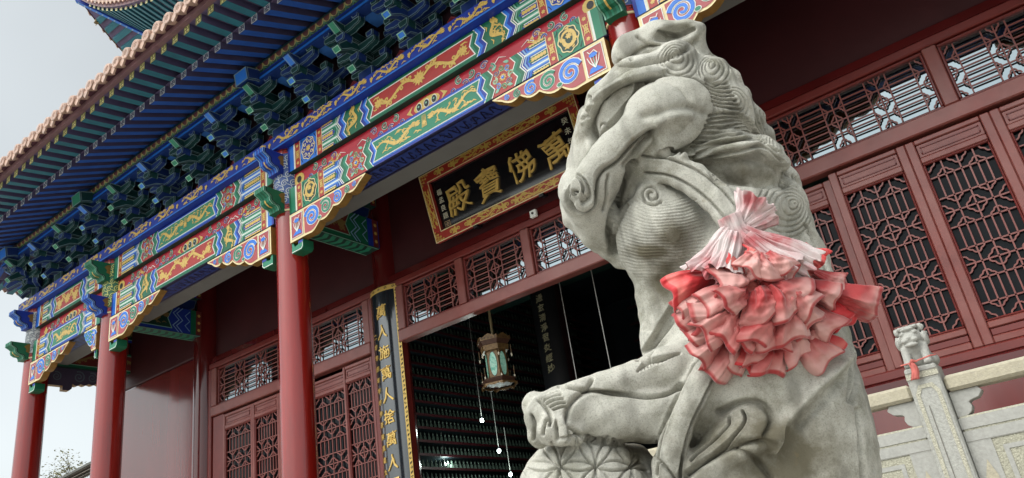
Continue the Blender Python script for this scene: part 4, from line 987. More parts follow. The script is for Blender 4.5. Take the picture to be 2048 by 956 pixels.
for v in (fw/2,PH-fw/2):
    for q,(u,k) in enumerate(((.14,'m'),(.24,'m'),(.36,'d'),(.46,'b'),(.54,'b'),(.64,'d'),(.76,'m'),(.86,'m'))):
        u*=PLn
        if k=='d': dragon(F.sub(u,v,1,0,q>3),.40,.095,GOLD,1,q,1.3)
        else:
            burst(F,u,v,.038,GOLD,1,7); 
            for t in (0,1,2,3,4): F.leaf(u,v,.06,t*1.26+q,.035,GOLD,1)
            F.spiral(u-.06,v,.026,1.2,.016,GOLD,1,n=10); F.spiral(u+.06,v,.026,1.2,.016,GOLD,1,a0=3,cw=-1,n=10)
for u in (fw/2,PLn-fw/2):
    for v in (.38,.62): dragon(F.sub(u,v*PH,1,PI/2),.26,.095,GOLD,1,int(v*10),1.1)
for u in (.0,1.):
    for v in (0.,1.):
        G=F.sub(u*PLn,v*PH,1,0); su=1-2*u; sv=1-2*v
        for q in range(4):
            for p in range(4-q): G.spiral(su*(.032+q*.036),sv*(.032+p*.036),.016,1.2,.010,GOLD,1,a0=q+p,n=8)
b.build('frame',plq)
inner=PLn-2*fw
for q,ch in enumerate('殿寶佛萬'):
    me=text_mesh(ch,.385,GOLDL,.012,.005,-.06,1.0,q); link('character',me,plq,((.497,.965,1.453,1.944)[q],PH/2-.03,-.006),(0,0,.05))
wt=mat('plaque_small_lettering',(.55,.52,.40),.5,.4,.1)
for q,ch in enumerate('癸未年秋'): link('small_character',text_mesh(ch,.085,wt,.002,.01),plq,(PLn-fw-.10,PH-fw-.10-q*.125,-.016))
for q,ch in enumerate('楊孟良題'): link('small_character',text_mesh(ch,.082,wt,.002,.01),plq,(fw+.09,PH/2+.16-q*.105,-.016))
b=MB(); F=Fr(b,(fw+.05,PH/2-.31,-.0185),(1,0,0),(0,1,0)); se=mat('seal_line',(.45,.30,.16),.5,.4,.1); F.stroke([(0,0),(.08,0),(.08,.08),(0,.08)],.007,se,1,True)
for q in range(3): F.stroke([(.016,.02+.02*q),(.064,.02+.02*q)],.007,se,1)
F.stroke([(.04,.016),(.04,.066)],.007,se,1); b.build('seal',plq)
# plaque irons on the header
for u in (.27,.68):
    b=MB(); b.box(PLn*u-.03,PLn*u+.03,-.03,.002,-.06,.05,BLACK); b.build('bracket_hook',plq)
# junction box
p=onY(1068,428,7.02); jb=thing('junction_box','small white junction box on the red header under the black plaque','box',tuple(p))
b=MB(); b.bbox(-.045,.045,-.03,.015,-.045,.045,WHITE,.008); b.build('cover',jb); b=MB(); b.lathe([(.014,0),(.014,.01),(.006,.012)],(0,0,0),BLACK,10); o=b.build('knob',jb); o.rotation_euler=(PI/2,0,0); o.location=(0,-.03,0)
# ================================================================ COUPLET BOARD (curved, on the pilaster)
def couplet(name,label,cx,cy,ztop,zbot,R,half,chars,small,m,sz,pitch,z1,group=None,border=True):
    t=thing(name,label,'couplet',(cx,cy,zbot),group); H=ztop-zbot
    b=MB(); vs=[];fs=[];n=18
    for r in (R,R+.03):
        for z in (0,H):
            for i in range(n+1):
                a=-half+2*half*i/n; vs.append((r*math.sin(a),-r*math.cos(a),z))
    k=n+1
    for i in range(n): fs+=[(2*k+i,2*k+i+1,3*k+i+1,3*k+i),(i,k+i,k+i+1,i+1),(k+i,3*k+i,3*k+i+1,k+i+1),(i,i+1,2*k+i+1,2*k+i)]
    fs+=[(0,2*k,3*k,k),(n,k+n,3*k+n,2*k+n)]
    b.add(vs,fs,m); b.build('board',t,smooth=True)
    b=MB(); F=Cyl(b,(0,0),R+.031,0); W=half*(R+.03)
    gl=GOLDL if border else mat('faded_script',(.34,.30,.19),.5,.4,.2)
    for s in (-1,1) if border else ():
        F.sc=1
        for q in range(int(H/.05)): F.rect(min(s*W,s*(W-.042)),max(s*W,s*(W-.042)),q*.05,(q+1)*.05,GOLDL,1)
        for q in range(int(H/.11)):
            v=.05+q*.11; F.spiral(s*(W-.021),v,.015,1.0,.008,BLACK,2,a0=q,cw=1 if q%2 else -1,n=9); F.leaf(s*(W-.034),v+.035,.05,.9 if s>0 else 2.2,.02,BLACK,2)
    for q in range(12) if border else ():
        a0=-W+q*2*W/12; F.rect(a0,a0+2*W/12,H-.065,H,GOLDL,1)
    for q in range(5) if border else (): F.spiral(-W+.05+q*(2*W-.1)/4,H-.034,.020,1.1,.009,BLACK,2,n=8)
    if border: b.build('gilt_border',t)
    def bend(me,u0):
        nv=len(me.vertices); c=np.empty(nv*3); me.vertices.foreach_get('co',c); c=c.reshape(-1,3)
        a=(c[:,0]+u0)/(R+.033); rr=R+.036+c[:,2]; out=np.stack([rr*np.sin(a),-rr*np.cos(a),c[:,1]],1); me.vertices.foreach_set('co',out.ravel()); me.update()
    for q,ch in enumerate(chars):
        me=text_mesh(ch,sz,gl,.005,.012,-.05,.9,q); bend(me,.01); link('character',me,t,(0,0,z1-zbot-q*pitch))
    for q,ch in enumerate(small):
        me=text_mesh(ch,sz*.42,gl,.003,.012,0,.5,q); bend(me,-W*.58); link('small_character',me,t,(0,0,z1-zbot-.30-q*pitch*.52))
    return t
CLB=mat('couplet_black_lacquer',(.013,.019,.025),.14,.8,.3,4,.05,5,coat=1.,streak=True)
zt=3.83
couplet('couplet_board','tall curved black couplet board with gilt characters on the wall pillar beside the open doorway',-6.84,7.38,zt,-.1,.37,.66,'萬人施萬人捨萬人同結萬人緣','二零零四年甲申仲夏陳萬雄九十一歲書',CLB,.18,.272,3.50)
# ================================================================ INTERIOR
st=thing('buddha_shelves','tall dark tiered shelves along the inner side wall of the hall','shelf',(-7.75,7.6,PZ))
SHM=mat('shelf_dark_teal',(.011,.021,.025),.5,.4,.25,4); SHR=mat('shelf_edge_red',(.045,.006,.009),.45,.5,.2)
SX=-7.7; T0=.05
b=MB(); b.box(-.55,-.45,0,6.4,0,5.8,SHM); b.build('back_panel',st)
for q in range(26):
    z=T0+q*.19; b=MB(); b.box(-.45,.05,0,6.4,z-PZ-.03-.02,z-PZ-.02,SHM); b.box(.051,.065,0,6.4,z-PZ-.05,z-PZ-.015,SHR); b.build('shelf_tier',st)
FIG=mat('dull_gilt_figure',(.07,.10,.08),.4,.5,.2,20,metal=.4)
fb=MB(); fb.lathe([(.032,0),(.036,.01),(.034,.03),(.024,.045),(.022,.07),(.012,.082),(.016,.095),(.015,.11),(.006,.122)],(0,0,0),FIG,8); fm=fb.mesh('figurine',True)
cnt=0
for q in range(1,7):
    for k in range(46):
        y=7.75+k*.085; z=T0+q*.19
        o=link('buddha_figurine',fm,None,(SX-.02,y,z-.02)); tag(o,'tiny gilt buddha figurine in the packed lower rows of the dark tiered shelves','figurine','figurines packed on the lower shelf tiers'); cnt+=1
b=MB()
for q in list(range(7,26)):
    for k in range(64):
        y=7.75+k*.088+(q%2)*.02; z=T0+q*.19-.02
        b.lathe([(.034,0),(.028,.03),(.022,.065),(.012,.08),(.015,.10),(.004,.12)],(SX-.02,y,z),FIG,5)
tag(b.build('figurine_rows'),kind='stuff')
bs=thing('back_shelves','dark tiered shelves on the rear wall deep inside the hall','shelf',(-3.5,14.6,PZ))
b=MB(); b.box(-3.6,4,.3,.4,0,5.6,SHM); b.build('back_panel',bs)
for q in range(14):
    b=MB(); b.box(-3.6,4,0,.3,.6+q*.36,.64+q*.36,SHM); b.box(-3.6,4,-.015,-.001,.6+q*.36,.65+q*.36,SHR); b.build('shelf_tier',bs)
b=MB()
for q in range(14):
    for k in range(60): b.lathe([(.06,0),(.05,.05),(.04,.12),(.02,.14),(.026,.18),(.006,.21)],(-7.0+k*.125,14.72,PZ+.645+q*.36),FIG,5)
tag(b.build('rear_figurine_rows'),kind='stuff')
# interior column with script board, painted tie beams
ic=thing('inner_column','dark round column inside the hall behind the hanging lantern','column',(-6.15,10.0,PZ))
b=MB(); b.lathe([(.24,0),(.24,5.8)],(0,0,0),mat('inner_lacquer',(.03,.010,.012),.3,.5,.2),24); b.build('shaft',ic,smooth=True)
couplet('script_board','narrow dark board with faded gilt script deep inside the doorway, on the inner column',-6.15,10.0,4.25,1.6,.26,.9,'過玄清淨習炎經妙','',mat('dark_board',(.012,.012,.014),.4,.4,.2),.125,.158,4.0,None,False)
ib=thing('inner_tie_beam','dim painted tie beam over the inner columns of the hall','beam',(-6.15,10,4.2))
b=MB(); b.box(-1.2,7.5,-.12,.12,0,.38,mat('inner_beam_green',(.01,.03,.025),.5,.4,.2)); F=Fr(b,(-1.2,-.12,0),(1,0,0),(0,0,1),(0,-1,0))
io=mat('inner_outline',(.10,.16,.15),.5,.4,.1); il=mat('inner_blue',(.012,.03,.09),.5,.4,.1)
for u in np.arange(.2,8.4,1.1):
    F.poly([(u,.05),(u+.1,.19),(u,.33),(u+.7,.33),(u+.6,.19),(u+.7,.05)],il,1); F.stroke([(u,.05),(u+.1,.19),(u,.33),(u+.7,.33),(u+.6,.19),(u+.7,.05)],.014,io,2,True); scroll(F.sub(u+.35,.19),.42,.2,mat('dull_gold',(0,0,0)),3)
b.build('painted_face',ib)
# hanging bulbs
BULB=mat('lit_bulb',(1,1,1),.3,.5,0,emit=(.82,1,.93),es=14)
def bulb(label,px,py,D,top):
    P=at(px,py,D); t=thing('hanging_bulb',label,'bulb',tuple(P),'bulbs hanging on long cords in the dark hall')
    b=MB(); b.lathe([(.003,.030),(.016,.024),(.024,.008),(.024,-.008),(.016,-.022),(.003,-.028)],(0,0,0),BULB,14); b.build('bulb',t,smooth=True)
    b=MB(); b.lathe([(.009,.028),(.012,.034),(.011,.06),(.004,.066)],(0,0,0),BLACK,10); b.build('socket',t)
    b=MB(); b.tube([(0,0,.06),(0,0,top-P[2])],.0042,mat('pale_cord',(.35,.35,.33),.6,.3,.1),5); b.build('cord',t)
    l=bpy.data.lights.new('bulb_light','POINT'); l.energy=3.5; l.color=(.85,1,.93); l.shadow_soft_size=.05; lo=bpy.data.objects.new('bulb_light',l); col.objects.link(lo); lo.parent=t; lo.location=(.12,-.05,-.0)
bulb('lit bulb on the longest bright cord, left of and below the lantern',964,841,11.0,5.4)
bulb('lit bulb straight below the palace lantern',998,902,11.2,3.2)
bulb('lit bulb low by the doorway jamb beside the couplet board',889,929,11.6,2.4)
bulb('lit bulb at the bottom of the doorway near the stone ball',1021,949,11.4,2.2)
bulb('lit bulb seen through the door lattice left of the couplet board',751,902,13.2,3.5)
for i,(x0,y0,x1,y1,D,lab) in enumerate(((1122,585,1162,755,9.5,'thin pale lamp cord hanging right of the script board'),(1183,545,1232,745,9.0,'thin pale lamp cord hanging in the dark doorway close to the lion chest'))):
    A=at(x0,y0,D); B=np.array([A[0],A[1],at(x1,y1,D)[2]-.6]); b=MB(); b.tube([A+[0,0,.6],B],.0055,mat('pale_cord',(0,0,0)),5); o=b.build('lamp_cord'); tag(o,lab,'string','lamp cords hanging in the doorway')  # cords of lamps hidden behind the lion; only the cords are built
# ================================================================ PALACE LANTERN
Lc=at(993,727,9.6); LSC=.88
ln=thing('palace_lantern','hexagonal carved wood palace lantern with pale green painted glass hanging in the doorway','lantern',tuple(Lc))
WD=mat('gilt_carved_wood',(.15,.085,.03),.4,.5,.3,30,.3,40,metal=.2); WDD=mat('dark_carved_wood',(.07,.03,.018),.45,.5,.3,30,.2,40)
PANE=mat('painted_lantern_glass',(.28,.5,.4),.3,.5,.25,14,c2=(.06,.30,.22),c2s=16,c2t=(.48,.60),emit=(.45,.85,.65),es=.05)
a0=.32
def hexring(r0,r1,z0,z1,m,b):
    vs=[(r*math.cos(a0+PI/3*i),r*math.sin(a0+PI/3*i),z) for r,z in ((r0,z0),(r1,z1)) for i in range(6)]
    b.add(vs,[(i,(i+1)%6,6+(i+1)%6,6+i) for i in range(6)]+[tuple(range(5,-1,-1)),tuple(range(6,12))],m)
b=MB(); hexring(.15,.15,-.22,.16,WDD,b); b.build('body',ln)
b=MB(); hexring(.20,.21,.16,.235,WD,b); hexring(.195,.245,.236,.30,WDD,b)
for i in range(6):
    a,a2=a0+PI/3*i,a0+PI/3*(i+1); A=np.array([.245*math.cos(a),.245*math.sin(a),.30]);B=np.array([.245*math.cos(a2),.245*math.sin(a2),.30]);U=(B-A);l=np.linalg.norm(U);U/=l;N=np.array([U[1],-U[0],0])
    b.prism([(0,0),(l,0),(l,.055),(l*.85,.04),(l*.7,.065),(l*.5,.085),(l*.3,.065),(l*.15,.04),(0,.055)],A-N*.01,U,(0,0,1),N,.012,WD)
    F=Fr(b,A+N*.004,U,(0,0,1),N)
    for q in range(5): F.spiral(l*(q+.5)/5,.025,.017,1.1,.008,WDD,1,a0=q,n=9)
b.build('crown',ln)
for i in range(6):
    a,a2=a0+PI/3*i,a0+PI/3*(i+1); r=.152; A=np.array([r*math.cos(a),r*math.sin(a),0]);B=np.array([r*math.cos(a2),r*math.sin(a2),0]);U=(B-A);l=np.linalg.norm(U);U/=l;N=np.array([U[1],-U[0],0])
    b=MB(); F=Fr(b,A,U,(0,0,1),N); R=[(l/2+l*.34*math.cos(t)*(1-.12*abs(math.sin(2*t))),-.03+.165*(abs(math.sin(t))**.7)*(1 if math.sin(t)>0 else -1)) for t in np.linspace(0,2*PI,33)[:-1]]
    F.rect(0,l,-.22,.16,WD,.5); F.poly([(l/2+(u-l/2)*1.14,-.03+(v+.03)*1.08) for u,v in R],WDD,1); F.poly(R,PANE,2)
    b.build('glass_pane',ln)
    for z,s in ((.10,1),(-.2,.8)):
        b=MB(); P=np.array([.235*math.cos(a),.235*math.sin(a),z]); b.tube([P+[0,0,.12],P],.004,WD,5); b.lathe([(.004,.0),(.012,-.012),(.012,-.03),(.004,-.05)],P,mat('ivory_bead',(.55,.50,.38),.4,.5,.1),8); b.build('tassel',ln)
b=MB(); hexring(.165,.20,-.235,-.222,WD,b); hexring(.20,.255,-.30,-.236,WDD,b)
for i in range(6):
    a,a2=a0+PI/3*i,a0+PI/3*(i+1); A=np.array([.25*math.cos(a),.25*math.sin(a),-.30]);B=np.array([.25*math.cos(a2),.25*math.sin(a2),-.30]);U=(B-A);l=np.linalg.norm(U);U/=l;N=np.array([U[1],-U[0],0])
    b.prism([(0,0),(l,0),(l,-.045),(l*.8,-.02),(l*.5,-.035),(l*.2,-.02),(0,-.045)],A,U,(0,0,1),N,.012,WD)
b.build('base',ln)
b=MB(); b.tube([(0,0,.3),(0,0,2.2)],.018,mat('brass_rod',(.25,.20,.11),.4,.5,.1),8); b.build('rod',ln); ln.scale=(LSC,LSC,LSC)
# ================================================================ BALUSTRADE
BY=4.60
bal=thing('stone_balustrade','pale granite balustrade with a carved lion post along the veranda edge','balustrade',(-.66,BY,PZ))
def BP(u,y,z): return (u+.66,y-BY,z-PZ)
def rail_side(x0,x1):
    b=MB(); b.bbox(x0+.66,x1+.66,.012,.15,.600-PZ,.682-PZ,STONEB,.015); b.build('handrail',bal)
    b=MB(); b.bbox(x0+.66,x1+.66,.03,.13,PZ-PZ,.47-PZ,mat('pecked_granite',(.37,.355,.28),.85,.2,.25,120,.5,120),.01)
    F=Fr(b,(x0+.66,.03,0),(1,0,0),(0,0,1),(0,-1,0)); L=x1-x0
    gd=mat('smooth_granite_band',(.34,.335,.31),.7,.3,.12,60,.1,80)
    for v in (.655,.59): F.rect(0,L,v,v+.055,gd,1)
    F.rect(0,L,.592,.594,mat('joint_line',(.16,.15,.13),.8,.2,.1),2)  # thin dark line along the joint
    cx=0 if x1>0 else L; s=1 if x1>0 else -1
    F.rect(min(cx,cx+s*.11),max(cx,cx+s*.11),0,.59,gd,1); F.poly([(cx+s*x,v) for x,v in ((.03,.05),(.085,.05),(.085,.42),(.06,.5),(.03,.42))],STONEB,2)
    F.stroke([(cx+s*.16,0),(cx+s*.16,.54),(cx+s*(L-.1),.54)],.022,gd,1)
    for q in range(5):
        x=cx+s*(.35+q*.3)
        F.stroke([(x-.1+.26*t,.22+.12*math.sin(t*5+q)) for t in np.linspace(0,1,12)],[.02,.035,.01],gd,1); F.spiral(x,.34,.07,1.2,.022,gd,1,a0=q,n=14)
    b.build('carved_panel',bal)
    b=MB()
    pr=[(0,0),(.135,0),(.15,-.025),(.125,-.052),(.085,-.060),(.075,-.068),(.082,-.09),(.072,-.115),(.05,-.13),(0,-.135)]
    b.prism([(s*u,v) for u,v in pr],(x0+.66 if s>0 else x1+.66,.125,.600-PZ),(1,0,0),(0,0,1),(0,-1,0),.085,gd); b.build('cloud_support',bal,bevel=.004)
rail_side(-.575,1.6); rail_side(-3.0,-.74)
b=MB(); b.bbox(-.075,.085-.003,-.02,.165,0,.755-PZ,STONE,.008)
F=Fr(b,(-.075,-.02,0),(1,0,0),(0,0,1),(0,-1,0)); rg=mat('pecked_band',(.42,.40,.32),.85,.2,.25,120,.5,120); W=.157
F.stroke([(.028,.1),(.028,.86),(.05,.90),(W-.05,.90),(W-.028,.86),(W-.028,.1)],.020,rg,1); F.rect(.0,W,.945,.975,rg,1)
F.stroke([(.062,.1),(.062,.8)],.004,mat('joint_line',(0,0,0)),1); F.stroke([(0,.942),(W,.942)],.004,mat('joint_line',(0,0,0)),2); F.stroke([(0,.978),(W,.978)],.004,mat('joint_line',(0,0,0)),2)
b.build('post',bal)
# ================================================================ SCULPTING (implicit blobs, meshed with surface nets)
def surface_nets(Fv,org,h):
    S=Fv<0; nx,ny,nz=Fv.shape
    c=np.zeros((nx-1,ny-1,nz-1),np.int8)
    for dx in (0,1):
        for dy in (0,1):
            for dz in (0,1): c+=S[dx:nx-1+dx,dy:ny-1+dy,dz:nz-1+dz]
    act=(c>0)&(c<8); I=np.argwhere(act); ids=-np.ones(act.shape,np.int64); ids[act]=np.arange(len(I))
    acc=np.zeros((len(I),3)); cnt=np.zeros(len(I))
    cor=[(0,0,0),(1,0,0),(0,1,0),(1,1,0),(0,0,1),(1,0,1),(0,1,1),(1,1,1)]
    for a in range(8):
        for b_ in range(a+1,8):
            if bin(a^b_).count('1')!=1: continue
            A=np.array(cor[a]);B=np.array(cor[b_])
            fa=Fv[I[:,0]+A[0],I[:,1]+A[1],I[:,2]+A[2]]; fb=Fv[I[:,0]+B[0],I[:,1]+B[1],I[:,2]+B[2]]
            m=(fa<0)!=(fb<0); t=np.where(m,fa/(fa-fb+1e-12),0)
            acc[m]+=(A+(B-A)*t[:,None])[m]; cnt[m]+=1
    V=org+(I+acc/cnt[:,None])*h
    quads=[]
    for ax in range(3):
        o=[i for i in range(3) if i!=ax]
        sl0=[slice(None)]*3; sl1=[slice(None)]*3; sl0[ax]=slice(0,-1); sl1[ax]=slice(1,None)
        d=S[tuple(sl0)]!=S[tuple(sl1)]; E=np.argwhere(d)
        ok=np.all((E[:,o]>0),1)&(E[:,o[0]]<Fv.shape[o[0]]-1)&(E[:,o[1]]<Fv.shape[o[1]]-1); E=E[ok]
        ins=S[E[:,0],E[:,1],E[:,2]]
        q=[]
        for (p,r) in ((-1,-1),(0,-1),(0,0),(-1,0)):
            K=E.copy(); K[:,o[0]]+=p; K[:,o[1]]+=r; q.append(ids[K[:,0],K[:,1],K[:,2]])
        q=np.stack(q,1); fl=ins if ax!=1 else ~ins
        q[~fl]=q[~fl][:,::-1]; quads.append(q)
    return V,np.concatenate(quads)
def smin(a,b,k):
    h=np.clip(.5+.5*(b-a)/k,0,1); return b+(a-b)*h-k*h*(1-h)
class Sculpt:
    def __init__(s,lo,hi,h):
        s.lo=np.array(lo,float);s.h=h;s.n=np.ceil((np.array(hi)-s.lo)/h).astype(int)+1
        s.F=np.full(s.n,1.0,np.float32); s.ax=[s.lo[i]+h*np.arange(s.n[i]) for i in range(3)]
    def _win(s,lo,hi,pad):
        sl=[];
        for i in range(3):
            a=max(0,int((lo[i]-pad-s.lo[i])/s.h)); b_=min(s.n[i],int((hi[i]+pad-s.lo[i])/s.h)+2)
            if a>=b_: return None
            sl.append(slice(a,b_))
        return tuple(sl)
    def _g(s,sl): return np.meshgrid(*[s.ax[i][sl[i]] for i in range(3)],indexing='ij')
    def _put(s,sl,d,k,sub):
        if sub: s.F[sl]=-smin(-s.F[sl],d,k)
        else: s.F[sl]=smin(s.F[sl],d.astype(np.float32),k)
    def ell(s,c,r,Rm=None,k=.02,sub=False):
        c=np.array(c,float); r=np.array(r,float); R_=max(r); sl=s._win(c-R_,c+R_,3*k+.03)
        if sl is None: return
        X=np.stack(s._g(sl),-1)-c
        if Rm is not None: X=X@np.array(Rm)     # columns of Rm: ellipsoid axes
        k0=np.linalg.norm(X/r,axis=-1); k1=np.linalg.norm(X/r**2,axis=-1)
        s._put(sl,k0*(k0-1)/(k1+1e-9),k,sub)
    def cap(s,a,b_,ra,rb,k=.02,sub=False,flat=None,fs=1.):
        a=np.array(a,float);b_=np.array(b_,float); R_=max(ra,rb); sl=s._win(np.minimum(a,b_)-R_,np.maximum(a,b_)+R_,3*k+.03)
        if sl is None: return
        X=np.stack(s._g(sl),-1)-a; d=b_-a; t=np.clip((X@d)/(d@d),0,1); q=X-t[...,None]*d
        if flat is not None:
            f=np.array(flat); f=f/np.linalg.norm(f); q=q+(q@f)[...,None]*f*(fs-1)
        s._put(sl,np.linalg.norm(q,axis=-1)-(ra+(rb-ra)*t),k,sub)
    def chain(s,pts,rad,k=.02,**kw):
        for i in range(len(pts)-1): s.cap(pts[i],pts[i+1],rad[i],rad[i+1],k,**kw)
    def mesh(s): return surface_nets(s.F,s.lo,s.h)
def vnormals(V,Q):
    n=np.zeros_like(V); a=np.cross(V[Q[:,2]]-V[Q[:,0]],V[Q[:,3]]-V[Q[:,1]])
    for i in range(4): np.add.at(n,Q[:,i],a)
    return n/(np.linalg.norm(n,axis=1)[:,None]+1e-12)
def subdivide(V,Q):
    E=np.concatenate([Q[:,[0,1]],Q[:,[1,2]],Q[:,[2,3]],Q[:,[3,0]]]); Es=np.sort(E,1)
    u,inv=np.unique(Es,axis=0,return_inverse=True); inv=inv.ravel(); nV=len(V);nQ=len(Q)
    em=(V[u[:,0]]+V[u[:,1]])/2; fm=V[Q].mean(1); e=nV+inv.reshape(4,nQ); f=nV+len(u)+np.arange(nQ)
    nq=np.concatenate([np.stack([Q[:,0],e[0],f,e[3]],1),np.stack([e[0],Q[:,1],e[1],f],1),np.stack([f,e[1],Q[:,2],e[2]],1),np.stack([e[3],f,e[2],Q[:,3]],1)])
    return np.vstack([V,em,fm]),nq
def relax(V,Q,it=1,lam=.5):
    E=np.unique(np.sort(np.concatenate([Q[:,[0,1]],Q[:,[1,2]],Q[:,[2,3]],Q[:,[3,0]]]),1),axis=0)
    for _ in range(it):
        a=np.zeros_like(V);c=np.zeros(len(V)); np.add.at(a,E[:,0],V[E[:,1]]);np.add.at(a,E[:,1],V[E[:,0]]); np.add.at(c,E[:,0],1);np.add.at(c,E[:,1],1)
        V=V+lam*(a/np.maximum(c,1)[:,None]-V)
    return V
def to_mesh(name,V,Q,m):
    me=bpy.data.meshes.new(name); me.vertices.add(len(V)); me.vertices.foreach_set('co',V.astype(np.float32).ravel())
    me.loops.add(len(Q)*4); me.loops.foreach_set('vertex_index',Q.astype(np.int32).ravel()); me.polygons.add(len(Q))
    me.polygons.foreach_set('loop_start',np.arange(0,len(Q)*4,4,dtype=np.int32)); me.polygons.foreach_set('loop_total',np.full(len(Q),4,np.int32)) if 0 else None
    me.polygons.foreach_set('use_smooth',np.ones(len(Q),bool)); me.materials.append(m); me.update(calc_edges=True); return me
# ---- stone for the big lion: speckled granite with weather stains and painted shade
def lion_stone():
    m=bpy.data.materials.new('weathered_lion_granite'); m.use_nodes=True; n=m.node_tree; b=n.nodes['Principled BSDF']; b.inputs['Roughness'].default_value=.85; b.inputs['Specular IOR Level'].default_value=.25
    t=n.nodes.new('ShaderNodeTexCoord')
    def noise(sc_,de=6,ro=.6):
        x=n.nodes.new('ShaderNodeTexNoise'); x.inputs['Scale'].default_value=sc_; x.inputs['Detail'].default_value=de; x.inputs['Roughness'].default_value=ro; n.links.new(t.outputs['Object'],x.inputs['Vector']); return x.outputs[0]
    def rng_(o,a,b_,c=0,d=1):
        r=n.nodes.new('ShaderNodeMapRange'); r.inputs[1].default_value=a; r.inputs[2].default_value=b_; r.inputs[3].default_value=c; r.inputs[4].default_value=d; n.links.new(o,r.inputs[0]); return r.outputs[0]
    def mixc(f,a,b_,bt='MIX'):
        k=n.nodes.new('ShaderNodeMix'); k.data_type='RGBA'; k.blend_type=bt
        for i,v in ((0,f),(6,a),(7,b_)):
            if isinstance(v,(int,float)): k.inputs[i].default_value=v
            elif isinstance(v,tuple): k.inputs[i].default_value=(*v,1)
            else: n.links.new(v,k.inputs[i])
        return k.outputs[2]
    base=mixc(rng_(noise(2.2),.38,.62),(.53,.515,.455),(.43,.42,.37))
    base=mixc(rng_(noise(5,8,.7),.51,.66,0,.75),base,(.17,.165,.115))
    base=mixc(rng_(noise(260,3),.50,.66,0,.5),base,(.19,.19,.17)); base=mixc(rng_(noise(330,2),.54,.70,0,.45),base,(.58,.57,.51))
    base=mixc(rng_(noise(28,6,.7),.52,.75,0,.5),base,(.22,.22,.17))
    mp=n.nodes.new('ShaderNodeMapping'); mp.inputs['Scale'].default_value=(9,9,1.1); n.links.new(t.outputs['Object'],mp.inputs[0]); sx=n.nodes.new('ShaderNodeTexNoise'); sx.inputs['Scale'].default_value=1.6; sx.inputs['Detail'].default_value=7; n.links.new(mp.outputs[0],sx.inputs['Vector']); base=mixc(rng_(sx.outputs[0],.52,.68,0,.7),base,(.19,.185,.16))
    sa=n.nodes.new('ShaderNodeAttribute'); sa.attribute_name='stain_shade'; mm=n.nodes.new('ShaderNodeMath'); mm.operation='MULTIPLY_ADD'; mm.inputs[1].default_value=1.5; n.links.new(noise(9,9,.7),mm.inputs[0]); n.links.new(sa.outputs['Fac'],mm.inputs[2]); base=mixc(rng_(mm.outputs[0],1.0,1.65,0,.92),base,(.115,.10,.065))
    base=mixc(rng_(noise(7.5,7,.65),.64,.74,0,.7),base,(.20,.15,.075))
    n.links.new(base,b.inputs['Base Color'])
    bb=n.nodes.new('ShaderNodeBump'); bb.inputs['Strength'].default_value=.6; bb.inputs['Distance'].default_value=.008; n.links.new(noise(75,9,.8),bb.inputs['Height']); n.links.new(bb.outputs[0],b.inputs['Normal'])
    return m
LST=lion_stone()
